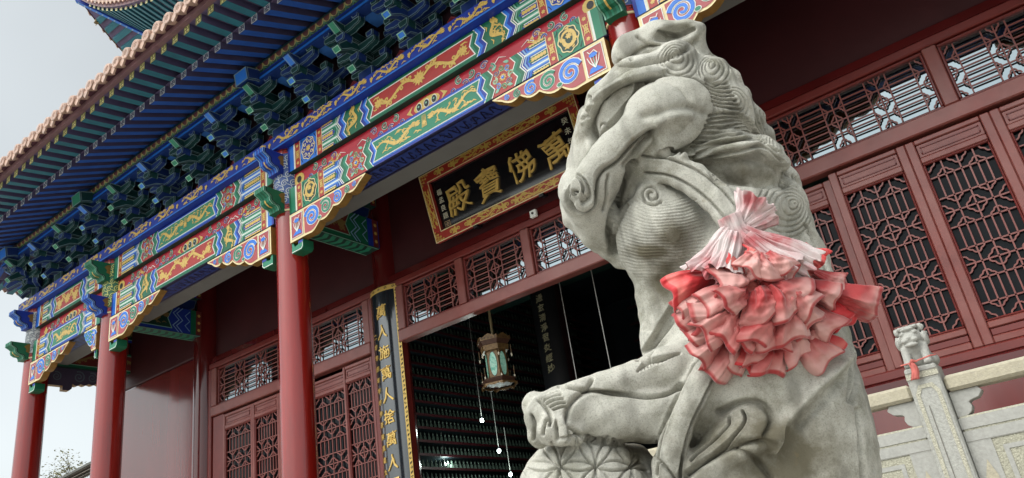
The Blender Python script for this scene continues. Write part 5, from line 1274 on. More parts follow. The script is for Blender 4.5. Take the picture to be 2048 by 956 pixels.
# ================================================================ STONE LION (laid out in the camera's own metric axes, then turned into the world)
def C(px,py,d): return np.array([(px-1024.)/FP*d,(py-478.)/FP*d,d])
def rot2(deg):
    a=math.radians(deg); return np.array([[math.cos(a),-math.sin(a),0],[math.sin(a),math.cos(a),0],[0,0,1.]])
def build_lion():
    S=Sculpt((-.06,-.80,1.66),(1.13,1.02,3.02),.0080)
    def E(px,py,d,rx,ry,rz,a=0,k=.03,sub=False): s=d/FP; S.ell(C(px,py,d),(rx*s,ry*s,rz*s),rot2(a),k,sub)
    def K(pts,k=.025,sub=False,flat=None,fs=1.): S.chain([C(*p[:3]) for p in pts],[p[3]*p[2]/FP for p in pts],k,sub=sub,flat=flat,fs=fs)
    # torso, chest, back
    E(1545,830,2.24,175,330,190,-10,.05); E(1470,620,2.38,145,190,190,-8,.05); E(1452,430,2.54,105,150,190,0,.05)
    E(1605,900,2.22,115,210,200,-8,.05); E(1622,640,2.42,45,190,140,-10,.05); E(1560,1050,2.12,190,140,220,0,.05)
    E(1568,480,2.54,38,120,140,-12,.04)
    K([(1632,540,2.40,20),(1668,680,2.32,24),(1705,840,2.24,24),(1738,1010,2.2,30)],.03)
    E(1690,712,2.20,14,22,30,30,.02)
    # chest beard: long mass under the jaw, tapering to the arm
    E(1322,470,2.40,95,98,120,0,.035); K([(1335,500,2.40,90),(1330,590,2.38,54),(1328,690,2.34,44)],.03); K([(1400,560,2.40,95),(1370,680,2.36,80)],.04)
    E(1303,388,2.345,32,27,34,0,.02)
    # head
    E(1352,240,2.58,136,130,160,-12,.035); E(1290,290,2.54,110,110,150,-30,.05); E(1225,330,2.56,80,95,130,-30,.04)
    # cheek plate towards us
    E(1350,230,2.41,84,72,62,-32,.008)
    # muzzle strap (upper lip) to the nose curl
    K([(1318,236,2.36,52),(1275,278,2.365,45),(1225,328,2.37,38),(1187,374,2.375,40)],.008)
    E(1163,391,2.385,42,40,45,0,.012); E(1162,390,2.31,9,12,40,15,.008,True)
    # nose and forehead
    E(1174,326,2.57,40,44,78,20,.012); E(1160,380,2.55,44,50,78,0,.010)
    # lower lip and chin
    K([(1185,420,2.42,48),(1200,462,2.45,40),(1222,492,2.46,26),(1240,520,2.46,18)],.02); K([(1178,425,2.52,55),(1205,475,2.52,34)],.03)
    # brow ridge
    K([(1345,140,2.47,46),(1268,165,2.43,50),(1210,203,2.43,38),(1180,255,2.46,24)],.012); K([(1186,240,2.55,32),(1172,290,2.55,28)],.02)
    E(1178,262,2.57,26,52,86,10,.02)
    # eye socket and eye
    K([(1285,184,2.36,8),(1250,205,2.36,18),(1212,243,2.36,24),(1196,278,2.38,16)],.010,True); E(1240,240,2.445,38,28,36,-38,.008); E(1208,266,2.42,14,18,20,-20,.006)
    # crest on top of the head
    K([(1262,100,2.60,36),(1320,84,2.60,40),(1372,76,2.60,36)],.025); K([(1380,66,2.58,24),(1398,58,2.57,14)],.02); K([(1250,115,2.60,26),(1330,120,2.60,30)],.02)
    E(1350,64,2.53,44,17,40,-14,.010,True); K([(1375,110,2.62,40),(1385,140,2.62,50)],.03)
    # mane curls
    for px,py,d,r in ((1352,122,2.46,43),(1421,148,2.47,38),(1447,168,2.46,36),(1458,206,2.44,41),(1468,240,2.45,38),(1500,240,2.56,31),(1520,274,2.57,29),(1424,138,2.62,26),(1448,166,2.64,26),(1474,196,2.64,28),(1540,308,2.58,27)):
        E(px,py,d,r,r*.95,r*1.15,0,.016)
    E(1420,240,2.64,78,108,140,-20,.03)
    # ear: a broad leaf sweeping back, hollow below
    K([(1345,300,2.42,14),(1400,296,2.38,26),(1460,296,2.36,36),(1520,308,2.38,36),(1562,326,2.42,20)],.02);
    # shell curls on the neck
    E(1568,412,2.44,44,60,66,-14,.012); E(1566,368,2.54,30,46,60,-20,.012); E(1590,452,2.5,30,56,66,-10,.014); E(1614,522,2.46,36,66,76,-12,.014)
    # mouth ribbon from the jaw to the knot
    for o in (-18,-6,6,18):
        K([(1278+o*.3,338+o*.7,2.365,15),(1338+o*.1,336+o*1.0,2.30,15),(1390-o*.35,360+o,2.25,15),(1432-o*.55,394+o*.9,2.21,15),(1464-o*.75,432+o*.6,2.17,15),(1490-o*.9,478+o*.5,2.14,15)],.006)
    # hollow below the ribbon
    pass
    # near foreleg: upper and lower muscle, paw
    K([(1400,722,2.22,60),(1330,742,2.15,46),(1240,766,2.11,32),(1160,788,2.09,30)],.014)
    K([(1390,810,2.16,70),(1300,828,2.11,56),(1215,834,2.09,50),(1180,832,2.085,46)],.012)
    E(1125,820,2.10,58,48,70,-25,.02); E(1092,830,2.09,40,42,60,0,.02)
    for px,py,d,r in ((1073,838,2.06,26),(1078,868,2.06,24),(1098,858,2.02,27),(1126,862,2.01,25),(1150,868,2.03,22),(1068,812,2.12,24)): E(px,py,d,r,r*1.25,r*1.2,0,.008)
    # shoulder, harness band, haunch
    E(1440,700,2.24,80,75,80,0,.04); E(1395,800,2.2,90,110,90,10,.05)
    K([(1440,690,2.13,30),(1393,775,2.08,30),(1355,855,2.04,30),(1335,930,2.02,30),(1330,1010,2.02,30)],.010)
    E(1478,868,2.06,92,48,90,-36,.015); K([(1520,842,2.06,46),(1470,890,2.04,44),(1400,948,2.02,46),(1350,1010,2.0,50)],.02)
    E(1600,930,2.12,130,180,110,-8,.06); K([(1455,1010,2.0,60),(1560,940,2.06,60)],.04); E(1390,1080,2.0,110,70,120,0,.04)
    # ball under the paw
    E(1172,1006,2.11,140,140,140,0,.006); E(1270,1000,2.16,60,110,90,0,.03)
    # plinth carved with the lion
    V,Q=S.mesh(); V=relax(V,Q,1,.5); V,Q=subdivide(V,Q); V=relax(V,Q,1,.5)
    Nn=vnormals(V,Q)
    if (Nn*(V-V.mean(0))).sum()<0: Q=Q[:,::-1]; Nn=-Nn
    fz_=-(Nn*V/np.linalg.norm(V,axis=1)[:,None]).sum(1); pu=V[:,0]/V[:,2]*FP+1024; pv=V[:,1]/V[:,2]*FP+478
    vis=(fz_>-.05)&(pv<985)&(pu<1775); sel=vis[Q].all(1)
    V2,Q2=subdivide(V,Q[sel]); nv0=len(V); V=V2; Q=np.concatenate([Q[~sel],Q2]); 
    Nn=vnormals(V,Q)
    if (Nn*(V-V.mean(0))).sum()<0: Q=Q[:,::-1]; Nn=-Nn
    u=V[:,0]/V[:,2]*FP+1024; v=V[:,1]/V[:,2]*FP+478; D=V[:,2]
    face=np.clip(-(Nn*V/np.linalg.norm(V,axis=1)[:,None]).sum(1)*2.2,0,1)
    disp=np.zeros(len(V))
    def pdist(pts,sub):
        p=np.array(pts,float); best=np.full(sub.sum(),1e9)
        uu,vv=u[sub],v[sub]
        for i in range(len(p)-1):
            a=p[i];d=p[i+1]-a; t=np.clip(((uu-a[0])*d[0]+(vv-a[1])*d[1])/(d@d+1e-9),0,1)
            best=np.minimum(best,np.hypot(uu-a[0]-t*d[0],vv-a[1]-t*d[1]))
        return best
    def smooth(pts,n=4):
        p=np.array(pts,float)
        for _ in range(2):
            q=[p[0]]
            for i in range(len(p)-1): q+=[p[i]*.75+p[i+1]*.25,p[i]*.25+p[i+1]*.75]
            q.append(p[-1]); p=np.array(q)
        return p
    dmask=(None,)
    def carve(pts,w,dep,dlim=None,ridge=0):
        p=smooth(pts); lo=p.min(0)-w*3; hi=p.max(0)+w*3
        sub=(u>lo[0])&(u<hi[0])&(v>lo[1])&(v<hi[1])&(face>.02)
        if dlim: sub&=(D<dlim)
        if not sub.any(): return
        dep=dep*(2.5 if w<4.6 else 1.8); w=w*(.82 if w<4.6 else .9); d=pdist(p,sub); disp[sub]-=dep*np.exp(-(d/w)**2)*face[sub]
        if ridge: disp[sub]+=ridge*np.exp(-((d-w*2.2)/(w*1.1))**2)*face[sub]
    def raise_(poly,h,w,dlim=9,n=2,top=None):
        p=np.array(poly,float)
        for _ in range(n):
            nx=np.roll(p,-1,0); p=np.stack([p*.75+nx*.25,p*.25+nx*.75],1).reshape(-1,2)
        lo=p.min(0)-2; hi=p.max(0)+2; sub=(u>lo[0])&(u<hi[0])&(v>lo[1])&(v<hi[1])&(face>.02)&(dlim() if callable(dlim) else (D<dlim))
        x,y=u[sub],v[sub]; ins=np.zeros(len(x),bool); best=np.full(len(x),1e9); nx=np.roll(p,-1,0)
        for a,b_ in zip(p,nx):
            c_=((a[1]>y)!=(b_[1]>y)); ins^=c_&(x<(b_[0]-a[0])*(y-a[1])/((b_[1]-a[1])+1e-12)+a[0])
            d=b_-a; t=np.clip(((x-a[0])*d[0]+(y-a[1])*d[1])/(d@d+1e-9),0,1); best=np.minimum(best,np.hypot(x-a[0]-t*d[0],y-a[1]-t*d[1]))
        disp[sub]+=np.where(ins,h*(1-np.exp(-best/w)),0)*np.minimum(1,face[sub]*2)
    def waves(cx,cy,R,lam,amp,phase,dlim=9,soft=.25,e=1.,ang=0):
        ex,ey=.38*math.cos(math.radians(ang)),.38*math.sin(math.radians(ang)); x=u-cx; y=v-cy; qe=x*ex+y*ey; q2=x*x+y*y; e2=ex*ex+ey*ey
        r=(-qe+np.sqrt(qe*qe+(1-e2)*q2))/(1-e2)      # nested circles whose centres drift: a shell-like curl
        m=np.clip((1-r/R)/soft,0,1)*face*(D<dlim); th=np.arctan2(y,x); wob_=.5*np.sin(3*th+cx)+.3*np.sin(5*th+cy)
        sn=np.abs(np.sin(PI*((r+wob_)/lam+phase*th/(2*PI)))); disp[:]+=(-amp*1.25*(1-sn)**2.2+.010*np.exp(-(r/(R*.35))**2))*m
    # stepped relief planes of the head and harness
    raise_([(1282,180),(1305,164),(1345,154),(1383,157),(1411,173),(1428,203),(1425,236),(1406,264),(1380,289),(1348,306),(1316,312),(1309,290),(1308,262),(1286,269),(1261,291),(1232,326),(1207,339),(1194,357),(1191,382),(1185,407),(1169,420),(1150,414),(1140,391),(1145,368),(1155,345),(1173,322),(1198,281),(1222,265),(1247,239),(1260,205)],.030,6,2.7)
    raise_([(1304,266),(1309,285),(1290,303),(1264,336),(1243,388),(1224,432),(1219,470),(1226,505),(1195,490),(1150,450),(1126,420),(1118,385),(1135,372),(1141,395),(1152,416),(1170,422),(1187,408),(1193,382),(1196,358),(1209,341),(1234,328),(1263,293)],.012,5,2.7)
    raise_([(1222,165),(1262,138),(1305,128),(1345,138),(1320,156),(1301,163),(1245,168),(1204,192),(1176,230),(1164,258),(1158,240),(1170,215),(1190,185)],.020,8,2.9)
    carve([(1302,166),(1253,173),(1212,200),(1187,236),(1181,262),(1191,286)],9,.030,2.9)
    raise_([(1287,177),(1258,186),(1226,209),(1206,233),(1199,256),(1202,282),(1220,263),(1242,240),(1253,216),(1272,191)],.016,8,2.9)
    raise_([(1352,304),(1370,294),(1408,278),(1461,268),(1508,271),(1548,290),(1578,326),(1560,338),(1520,322),(1460,316),(1400,318),(1360,322)],.036,8,2.9)
    raise_([(1402,706),(1436,706),(1428,756),(1407,795),(1383,845),(1367,891),(1358,960),(1310,960),(1313,891),(1331,842),(1360,779)],.010,5,2.3)
    raise_([(1118,771),(1175,783),(1150,796),(1134,825),(1137,846),(1110,856),(1078,846),(1062,825),(1080,795)],.006,8,2.3)
    raise_([(1163+33*math.cos(t),391+36*math.sin(t)) for t in np.linspace(0,2*PI,17)[:-1]],.012,6,2.5,1)
    carve([(1191,385),(1188,407),(1169,422),(1148,416),(1137,392),(1143,366),(1160,356),(1176,366),(1181,388),(1170,404),(1156,398),(1153,384)],2.6,.012,2.5)
    # head
    carve([(1279,181),(1305,165),(1345,155),(1383,158),(1411,174),(1427,203),(1424,234),(1405,262),(1380,287),(1348,306),(1314,312)],4.5,.012,2.6,.002)
    carve([(1290,168),(1260,202),(1240,236),(1216,258),(1197,279),(1176,318)],5,.016,2.6)
    carve([(1309,259),(1286,268),(1261,290),(1232,325),(1207,338),(1194,356),(1191,382),(1185,407),(1169,419),(1150,413),(1141,391),(1145,369),(1160,363),(1172,375),(1172,394)],3,.009,2.6,.004)
    carve([(1303,264),(1284,282),(1268,305),(1250,330)],7,.018,2.6); carve([(1270,326),(1257,341),(1238,388),(1219,432),(1216,463),(1225,507)],6,.030,2.6)
    carve([(1216,350),(1210,370),(1210,390),(1203,420)],3,.007,2.6); carve([(1254,410),(1235,441),(1226,476),(1226,501)],3,.010,2.6)
    carve([(1290,238),(1340,222),(1372,218),(1400,228)],7,.007,2.6); carve([(1310,248),(1335,230),(1372,236)],9,-.006,2.6)
    carve([(1186,205),(1179,190),(1170,198),(1168,222),(1174,235)],3,.007,2.6); carve([(1180,215),(1173,228),(1166,240)],3,.006,2.6)
    carve([(1215,252),(1206,246),(1198,254),(1196,270),(1204,282)],3,.008,2.6)
    carve([(1262,115),(1285,95),(1310,90)],4,.007); carve([(1275,72),(1300,95),(1320,88)],4,.006); carve([(1240,126),(1265,128),(1300,122),(1360,110),(1395,80)],6,.012); carve([(1318,64),(1350,74),(1388,58)],4,.008)
    # mane spirals
    for cx,cy,R,lam,ph,an in ((1348,108,46,8.5,1,60),(1420,130,38,8,1,50),(1462,198,44,8.5,1,70),(1588,408,66,9.5,0,150)): waves(cx,cy,R,lam,.0085,ph,2.75,.2,1.,an)
    for q in range(7): carve([(1412+q*1,158+q*8),(1432+q*3,166+q*8),(1455+q*4,165+q*9)],3,.008,2.8)
    for q in range(8): carve([(1412-q*4,232+q*9),(1450,226+q*9),(1480+q*3,228+q*7),(1500+q*4,240+q*7)],3,.009,2.8)
    for q in range(7): carve([(1502+q*9,215+q*4),(1515+q*8,250+q*5),(1536+q*5,290+q*5)],2.4,.006)
    for q in range(5): carve([(1440+q*14,108+q*12),(1462+q*11,130+q*12),(1476+q*9,150+q*14)],2.4,.006)
    for q in range(7): carve([(1585+q*8,350+q*4),(1594+q*8,372+q*6),(1612+q*5,398+q*8)],2.4,.006)
    for q in range(9): carve([(1610+q*7,450+q*14),(1632+q*5,470+q*16),(1650+q*3,500+q*18)],3,.006)
    for q,(a,b_) in enumerate((((1345,310),(1560,304)),((1361,312),(1562,316)),((1386,316),(1548,318)))): carve([a,(1408+q*25,283+q*10),(1461+q*20,270+q*12),(1508+q*10,275+q*12),b_],3.2,.008,2.7,.003)
    carve([(1440,350),(1500,354),(1562,364)],15,.026,2.9);
    # ribbon lines
    rl=lambda o:[(1288+o*.1,333+o),(1338,336+o),(1390-o*.35,360+o),(1432-o*.55,394+o*.9),(1464-o*.75,432+o*.6),(1488-o*.9,474+o*.5)]
    carve([(1303+24*(1-.8*t)*math.cos(6.28*1.7*t+.6),388+23*(1-.8*t)*math.sin(6.28*1.7*t+.6)) for t in np.linspace(0,1,26)],2.6,.007,2.5)
    for o_ in (-20,13): carve(rl(o_),2.6,.007,2.42)

    # fur of the chest: arcs below the curl, then long strands
    sub=(u>1215)&(u<1440)&(v>395)&(v<640)&(face>.02)&(D>2.22)
    x,y=u[sub],v[sub]; r=np.hypot((x-1335)*.72,y-352); m=np.clip((r-34)/15,0,1)*np.clip((1-((x-1318)/105)**2)*3,0,1)*np.clip((225-r)/50,0,1)*np.clip((1+(1400-x)/60),0,1)
    ph=(r+3*np.sin(x*.03+y*.01)+.8*np.sin(x*.09+y*.03))/6.2; disp[sub]-=.0024*(.5-.5*np.cos(2*PI*ph))**1.3*m*face[sub]
    for q in range(13): carve([(1440-q*4,505+q*2),(1400-q*6,560+q*6),(1350-q*6,640+q*6),(1305-q*3,700+q*2),(1276+q*7,742-q*3)],2.4,.006,2.6)
    for q in range(5): carve([(1262+q*5,560+q*12),(1275+q*6,610+q*10),(1284+q*4,660)],2.4,.005)
    # foreleg and paw
    carve([(1118,770),(1175,781),(1228,786),(1281,792),(1313,793),(1341,785),(1361,769)],4,.014,2.3); carve([(1179,781),(1149,795),(1132,825),(1136,846),(1159,868),(1195,885),(1240,886)],5,.013,2.3); carve([(1184,758),(1175,779)],4,.008,2.3)
    for q in range(5): carve([(1083+q*6,797+q*6),(1100+q*6,786+q*7),(1118+q*4,782+q*8)],2.4,.006,2.3)
    carve([(1077,800),(1090,812),(1104,838),(1100,850)],3.4,.009,2.3); carve([(1085,870),(1088,850),(1094,838),(1102,842)],3,.008,2.3); carve([(1062,830),(1070,850),(1066,880)],3,.008,2.3); carve([(1112,845),(1114,880)],3,.008,2.3); carve([(1138,850),(1141,880)],3,.008,2.3)
    # harness band and haunch
    carve([(1400,712),(1359,779),(1330,842),(1313,891),(1309,930)],3,.010,2.25); carve([(1389,730),(1356,797),(1332,855),(1320,904),(1316,950)],2.6,.012,2.25,.003); carve([(1427,756),(1406,795),(1382,845),(1366,891),(1358,960)],3,.012,2.25,.003)
    carve([(1458,835),(1459,851),(1432,878),(1399,904),(1383,921)],2.8,.008,2.3,.003); carve([(1485,822),(1493,838),(1478,865),(1442,898),(1373,944)],2.8,.010,2.3,.003)
    carve([(1440,824),(1475,806),(1512,803),(1540,822),(1546,845),(1534,870)],7,.014,2.4); carve([(1370,952),(1430,908),(1486,886),(1535,884)],8,.014,2.4)
    carve([(1693,712),(1657,752),(1624,782),(1584,828),(1556,862),(1545,900)],14,-.014,2.5); carve([(1680,760),(1640,810),(1600,850)],12,.008,2.5); carve([(1698,640),(1705,700),(1704,760),(1700,800)],5,.012,2.6); carve([(1716,820),(1722,880),(1728,956)],5,.010,2.6); carve([(1712,700),(1716,760),(1708,805)],4,.008)
    carve([(1470,900),(1510,915),(1540,950),(1556,990)],6,.010,2.3); carve([(1300,905),(1330,930),(1358,968)],3,.009,2.25)
    # embroidered ball: interlaced circles
    bm=(np.hypot(u-1172,v-1006)<141)&(D<2.2)
    R=74
    for i in range(-2,4):
        for j in range(-2,3):
            cx=1192+R*(i+.5*j); cy=931+R*.866*j
            r=np.hypot(u-cx,v-cy); s=bm&(abs(r-R)<14); disp[s]-=.011*np.exp(-((r[s]-R)/2.1)**2)*face[s]
    # rough chiselled surface
    disp+=.0018*(np.sin(V[:,0]*61+V[:,1]*37)*np.sin(V[:,1]*53-V[:,2]*41)+.6*np.sin(V[:,2]*97+V[:,0]*83)*np.sin(V[:,1]*101))
    V=V+Nn*np.clip(disp,-.06,.06)[:,None]; V=relax(V,Q,1,.45)
    # old stains on beard and haunch, plus shade painted under brow, ear and arm
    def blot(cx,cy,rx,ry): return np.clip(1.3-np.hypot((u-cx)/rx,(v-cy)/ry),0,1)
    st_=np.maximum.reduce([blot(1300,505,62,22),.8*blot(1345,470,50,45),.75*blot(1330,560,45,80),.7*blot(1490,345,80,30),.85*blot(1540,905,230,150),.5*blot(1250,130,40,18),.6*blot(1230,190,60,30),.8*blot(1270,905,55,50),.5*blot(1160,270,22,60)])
    global LSTAIN_SHADE
    LSTAIN_SHADE=st_
    print('lion verts',len(V),(st_>.5).sum(),st_.max())
    return V@RC, Q     # rows are camera axes: world = RC^T p
LV,LQ=build_lion()
LB=at(1430,1130,2.12)
lion=thing('stone_lion','large weathered granite guardian lion in profile with one paw on a carved ball','statue',tuple(LB))
lm_=to_mesh('lion_body',LV,LQ,LST); at_=lm_.attributes.new('stain_shade','FLOAT','POINT'); at_.data.foreach_set('value',LSTAIN_SHADE.astype(np.float32)) if len(lm_.vertices)==len(LSTAIN_SHADE) else print('STAIN MISMATCH',len(lm_.vertices),len(LSTAIN_SHADE))
o=bpy.data.objects.new('lion_body',lm_); col.objects.link(o); o.parent=lion; o.location=-Vector(LB)
# pedestal
b=MB(); zt=LV[:,2].min()+.05; cx,cy=LB[0]-.03,LB[1]+.05
ped=thing('lion_pedestal','tall square granite pedestal under the stone lion','pedestal',(cx,cy,GZ))
M=Matrix.Rotation(math.radians(45),4,'Z')
b.bbox(-.52,.52,-.36,.36,zt-GZ-.14,zt-GZ,LST,.015); b.bbox(-.46,.46,-.30,.30,.2,zt-GZ-.142,LST,.015); b.bbox(-.56,.56,-.40,.40,0,.198,LST,.015)
o=b.build('pedestal_block',ped); o.rotation_euler=(0,0,math.radians(-45))
# ================================================================ RED CLOTH FLOWER
def cloth_mat(name,a,b_,e,sc1):
    m=bpy.data.materials.new(name); m.use_nodes=True; n=m.node_tree; p=n.nodes['Principled BSDF']; p.inputs['Roughness'].default_value=.55; p.inputs['Specular IOR Level'].default_value=.35; p.inputs['Sheen Weight'].default_value=.25
    t=n.nodes.new('ShaderNodeTexCoord'); x=n.nodes.new('ShaderNodeTexNoise'); x.inputs['Scale'].default_value=sc1; x.inputs['Detail'].default_value=5; n.links.new(t.outputs['Object'],x.inputs['Vector'])
    r=n.nodes.new('ShaderNodeValToRGB'); r.color_ramp.elements[0].position=.36; r.color_ramp.elements[0].color=(*a,1); r.color_ramp.elements[1].position=.62; r.color_ramp.elements[1].color=(*e,1); k=r.color_ramp.elements.new(.48); k.color=(*b_,1)
    n.links.new(x.outputs[0],r.inputs[0]); n.links.new(r.outputs[0],p.inputs['Base Color'])
    w=n.nodes.new('ShaderNodeTexNoise'); w.inputs['Scale'].default_value=160; bb=n.nodes.new('ShaderNodeBump'); bb.inputs['Strength'].default_value=.12; bb.inputs['Distance'].default_value=.002; n.links.new(t.outputs['Object'],w.inputs['Vector']); n.links.new(w.outputs[0],bb.inputs['Height']); n.links.new(bb.outputs[0],p.inputs['Normal'])
    return m
FADE=cloth_mat('faded_rose_cloth',(.50,.06,.06),(.55,.17,.16),(.62,.31,.29),5.5); PALE=cloth_mat('bleached_cloth',(.42,.10,.11),(.55,.38,.38),(.60,.52,.51),13.); RAW=cloth_mat('bright_red_cloth',(.50,.02,.025),(.56,.05,.05),(.60,.16,.14),7.)
FC=at(1490,590,2.06)
fl=thing('cloth_flower','big faded red cloth flower knotted on the stone lion, bleached pink and fraying','flower',tuple(FC))
cr=RC[0];cd=RC[1];cf=RC[2]
def sheet(grid,m,name,par,th=.0016):
    """grid: array (a,b,3) world points -> smooth sheet with thickness"""
    a,b_,_=grid.shape; P=grid.reshape(-1,3)-FC; me=bpy.data.meshes.new(name); fs=[(i*b_+j,i*b_+j+1,(i+1)*b_+j+1,(i+1)*b_+j) for i in range(a-1) for j in range(b_-1)]
    me.from_pydata(P.tolist(),[],fs); me.materials.append(m); me.polygons.foreach_set('use_smooth',[True]*len(fs)); me.update()
    o=bpy.data.objects.new(name,me); col.objects.link(o); o.parent=par
    s=o.modifiers.new('solid','SOLIDIFY'); s.thickness=th; s.offset=0
    sb=o.modifiers.new('sub','SUBSURF'); sb.levels=1; sb.render_levels=1
    return o
r_=np.random.default_rng(11)
def cloth_petal_mat(name,red,pink,pale):
    m=cloth_mat(name,red,pink,pale,6.); n=m.node_tree; rp=[x for x in n.nodes if x.type=='VALTORGB'][0]; no_=[l.from_node for l in n.links if l.to_node==rp][0]
    at_=n.nodes.new('ShaderNodeAttribute'); at_.attribute_name='fade'; ad=n.nodes.new('ShaderNodeMath'); ad.operation='MULTIPLY_ADD'; ad.inputs[1].default_value=.9; n.links.new(no_.outputs[0],ad.inputs[0]); n.links.new(at_.outputs['Fac'],ad.inputs[2]); n.links.new(ad.outputs[0],rp.inputs[0])
    return m
PET=cloth_petal_mat('sun_bleached_satin',(.33,.024,.025),(.43,.125,.115),(.55,.29,.265)); PETR=cloth_petal_mat('red_satin',(.48,.012,.018),(.55,.03,.035),(.60,.14,.12))
def tri(x): return 2*abs(2*(x-math.floor(x+.5)))-1
def petal(p0,p1,d0,d1,Wd,m,seed,bow=.25,tw=0.):
    """pleated satin loop: root p0 (px), tip p1 (px), width Wd (px); crisp folds run along its length, hem turned under"""
    g=np.random.default_rng(seed); nu,nv=26,46; A=C(*p0,d0); B=C(*p1,d1); B=A+(B-A)*1.12; s=d1/FP; L=np.linalg.norm(B-A); T=(B-A)/L; X=np.cross(T,[0,0,1.]); X/=np.linalg.norm(X); Z=np.cross(X,T); Z=-Z if Z[2]>0 else Z
    a=tw+g.uniform(-.4,.4); X,Z=X*math.cos(a)+Z*math.sin(a),Z*math.cos(a)-X*math.sin(a)
    f1,f2=g.uniform(.8,1.5),g.uniform(1.7,2.8); ph=g.uniform(0,1,6); G=np.zeros((nu,nv,3)); fade=[]; w0=g.uniform(.30,.45); W=Wd*s; hem=g.uniform(.76,.90)
    for i in range(nu):
        t=i/(nu-1); tt=min(t,hem); back=max(0,t-hem); wd=W*(w0+(1-w0)*min(1,tt*1.35))
        for j in range(nv):
            q=(j/(nv-1)-.5)*2
            f=.26*(1-q*q)-.13+.075*tri(q*f1*.5+ph[0]+.12*tt)+.035*tri(q*f2*.5+ph[1]+.25*tt)+.014*tri(q*f2*1.3+ph[5]+.9*tt)*(1-.4*tt)
            cr_=(.055*tri(tt*2.1+q*.7+ph[2])+.03*tri(tt*4.3-q*1.1+ph[0]))*math.sin(PI*tt)
            z=bow*L*math.sin(PI*min(1,tt*.95))*(1-.25*q*q)+W*(f*(1.15-.25*tt)+cr_*.7)-.075*L*(1-math.cos(back/(1-hem)*2.7))
            al=L*tt+.075*L*math.sin(back/(1-hem)*2.7)+.06*W*math.sin(q*4+ph[3]*6)*tt
            P=A+T*al+X*(q*wd*.5*(1-.10*abs(tri(q*f1*.5+ph[0])))+.06*W*math.sin(t*4+ph[4]*6))+Z*z
            G[i,j]=P@RC; fade.append(-.29+.42*min(1,t*1.25)+.10*f/.3-(.25 if back>.02 else 0))
    o=sheet(G,m,'petal',fl,.0009); o.modifiers.remove(o.modifiers['sub'])
    at_=o.data.attributes.new('fade','FLOAT','POINT'); at_.data.foreach_set('value',fade)
    return o
def FQ(x,y): return (1310+x/2.389,380+y/2.389)
PL_=[((430,300),(500,470),170,1,2.04,2.03),((520,300),(440,480),170,0,2.045,2.03),((560,330),(520,500),170,0,2.04,2.03),((400,380),(480,500),150,1,2.04,2.03),((300,400),(48,510),112,1,2.07,2.05),((300,470),(110,590),95,0,2.06,2.05),((310,540),(125,660),100,0,2.06,2.05),((330,600),(172,745),120,0,2.06,2.04),((340,660),(188,800),96,0,2.06,2.05),((390,690),(282,885),112,0,2.06,2.05),((440,680),(335,850),104,0,2.05,2.03),((480,660),(405,855),112,1,2.05,2.02),((525,660),(535,905),132,0,2.04,2.01),((560,700),(635,935),84,0,2.05,2.04),((620,680),(705,865),84,0,2.05,2.05),((640,640),(835,835),136,0,2.04,2.01),((690,620),(805,715),112,0,2.03,2.0),((715,560),(850,680),132,0,2.02,1.99),((760,520),(905,645),104,1,2.05,2.03),((780,480),(1062,548),128,0,2.05,2.04),((790,460),(965,590),112,1,2.06,2.06),((750,400),(893,455),92,0,2.04,2.03),((700,470),(880,520),110,0,2.02,2.0),
 ((650,690),(770,880),110,0,2.04,2.02),((580,720),(600,945),90,1,2.05,2.04),((700,650),(845,790),110,1,2.05,2.04),((560,640),(690,800),120,0,2.01,1.985),((460,640),(470,830),120,0,2.02,2.0),
 ((440,430),(282,452),124,0,2.02,1.985),((520,365),(682,405),112,0,2.01,1.985),((500,430),(728,525),140,0,2.0,1.965),((420,480),(230,560),120,0,2.02,1.99),((400,540),(190,620),118,0,2.03,2.0),((390,570),(220,690),120,0,2.03,2.0),((430,560),(300,720),124,0,2.01,1.98),((470,580),(390,740),120,0,2.0,1.97),((500,540),(470,740),130,0,1.99,1.965),((540,560),(560,760),140,0,1.99,1.965),((580,540),(660,730),136,0,1.99,1.965),((620,520),(760,660),136,0,1.99,1.965),((600,480),(760,590),150,0,1.975,1.945),((470,480),(545,610),170,0,1.965,1.94),((420,450),(330,560),130,0,1.98,1.95),((540,460),(640,620),140,0,1.965,1.94),((490,300),(425,400),110,0,1.995,1.97),((540,300),(610,415),120,0,1.99,1.965),((510,310),(520,430),120,0,1.985,1.96),((500,330),(425,300),80,1,2.0,1.99),((560,330),(470,360),96,0,2.0,1.975),((430,380),(330,350),70,1,2.02,2.0)]
for k,(p0,p1,W_,r0,d0,d1) in enumerate(PL_): petal(FQ(*p0),FQ(*p1),d0,d1,W_/2.389*1.55,PETR if r0 else PET,100+k,r_.uniform(.20,.36))
for k in range(30):
    t=r_.uniform(0,2*PI); c_=(520+180*math.cos(t)*r_.uniform(.2,1),570+130*math.sin(t)*r_.uniform(.2,1)); L_=r_.uniform(90,150); a=math.atan2(math.sin(t)*.8+.5,math.cos(t))+r_.uniform(-.4,.4)
    petal(FQ(c_[0]-.4*L_*math.cos(a),c_[1]-.4*L_*math.sin(a)),FQ(c_[0]+.6*L_*math.cos(a),c_[1]+.6*L_*math.sin(a)),2.03,2.0,r_.uniform(90,130)/2.389,PETR if k%3==0 else PET,300+k,r_.uniform(.2,.4),r_.uniform(-.6,.6))
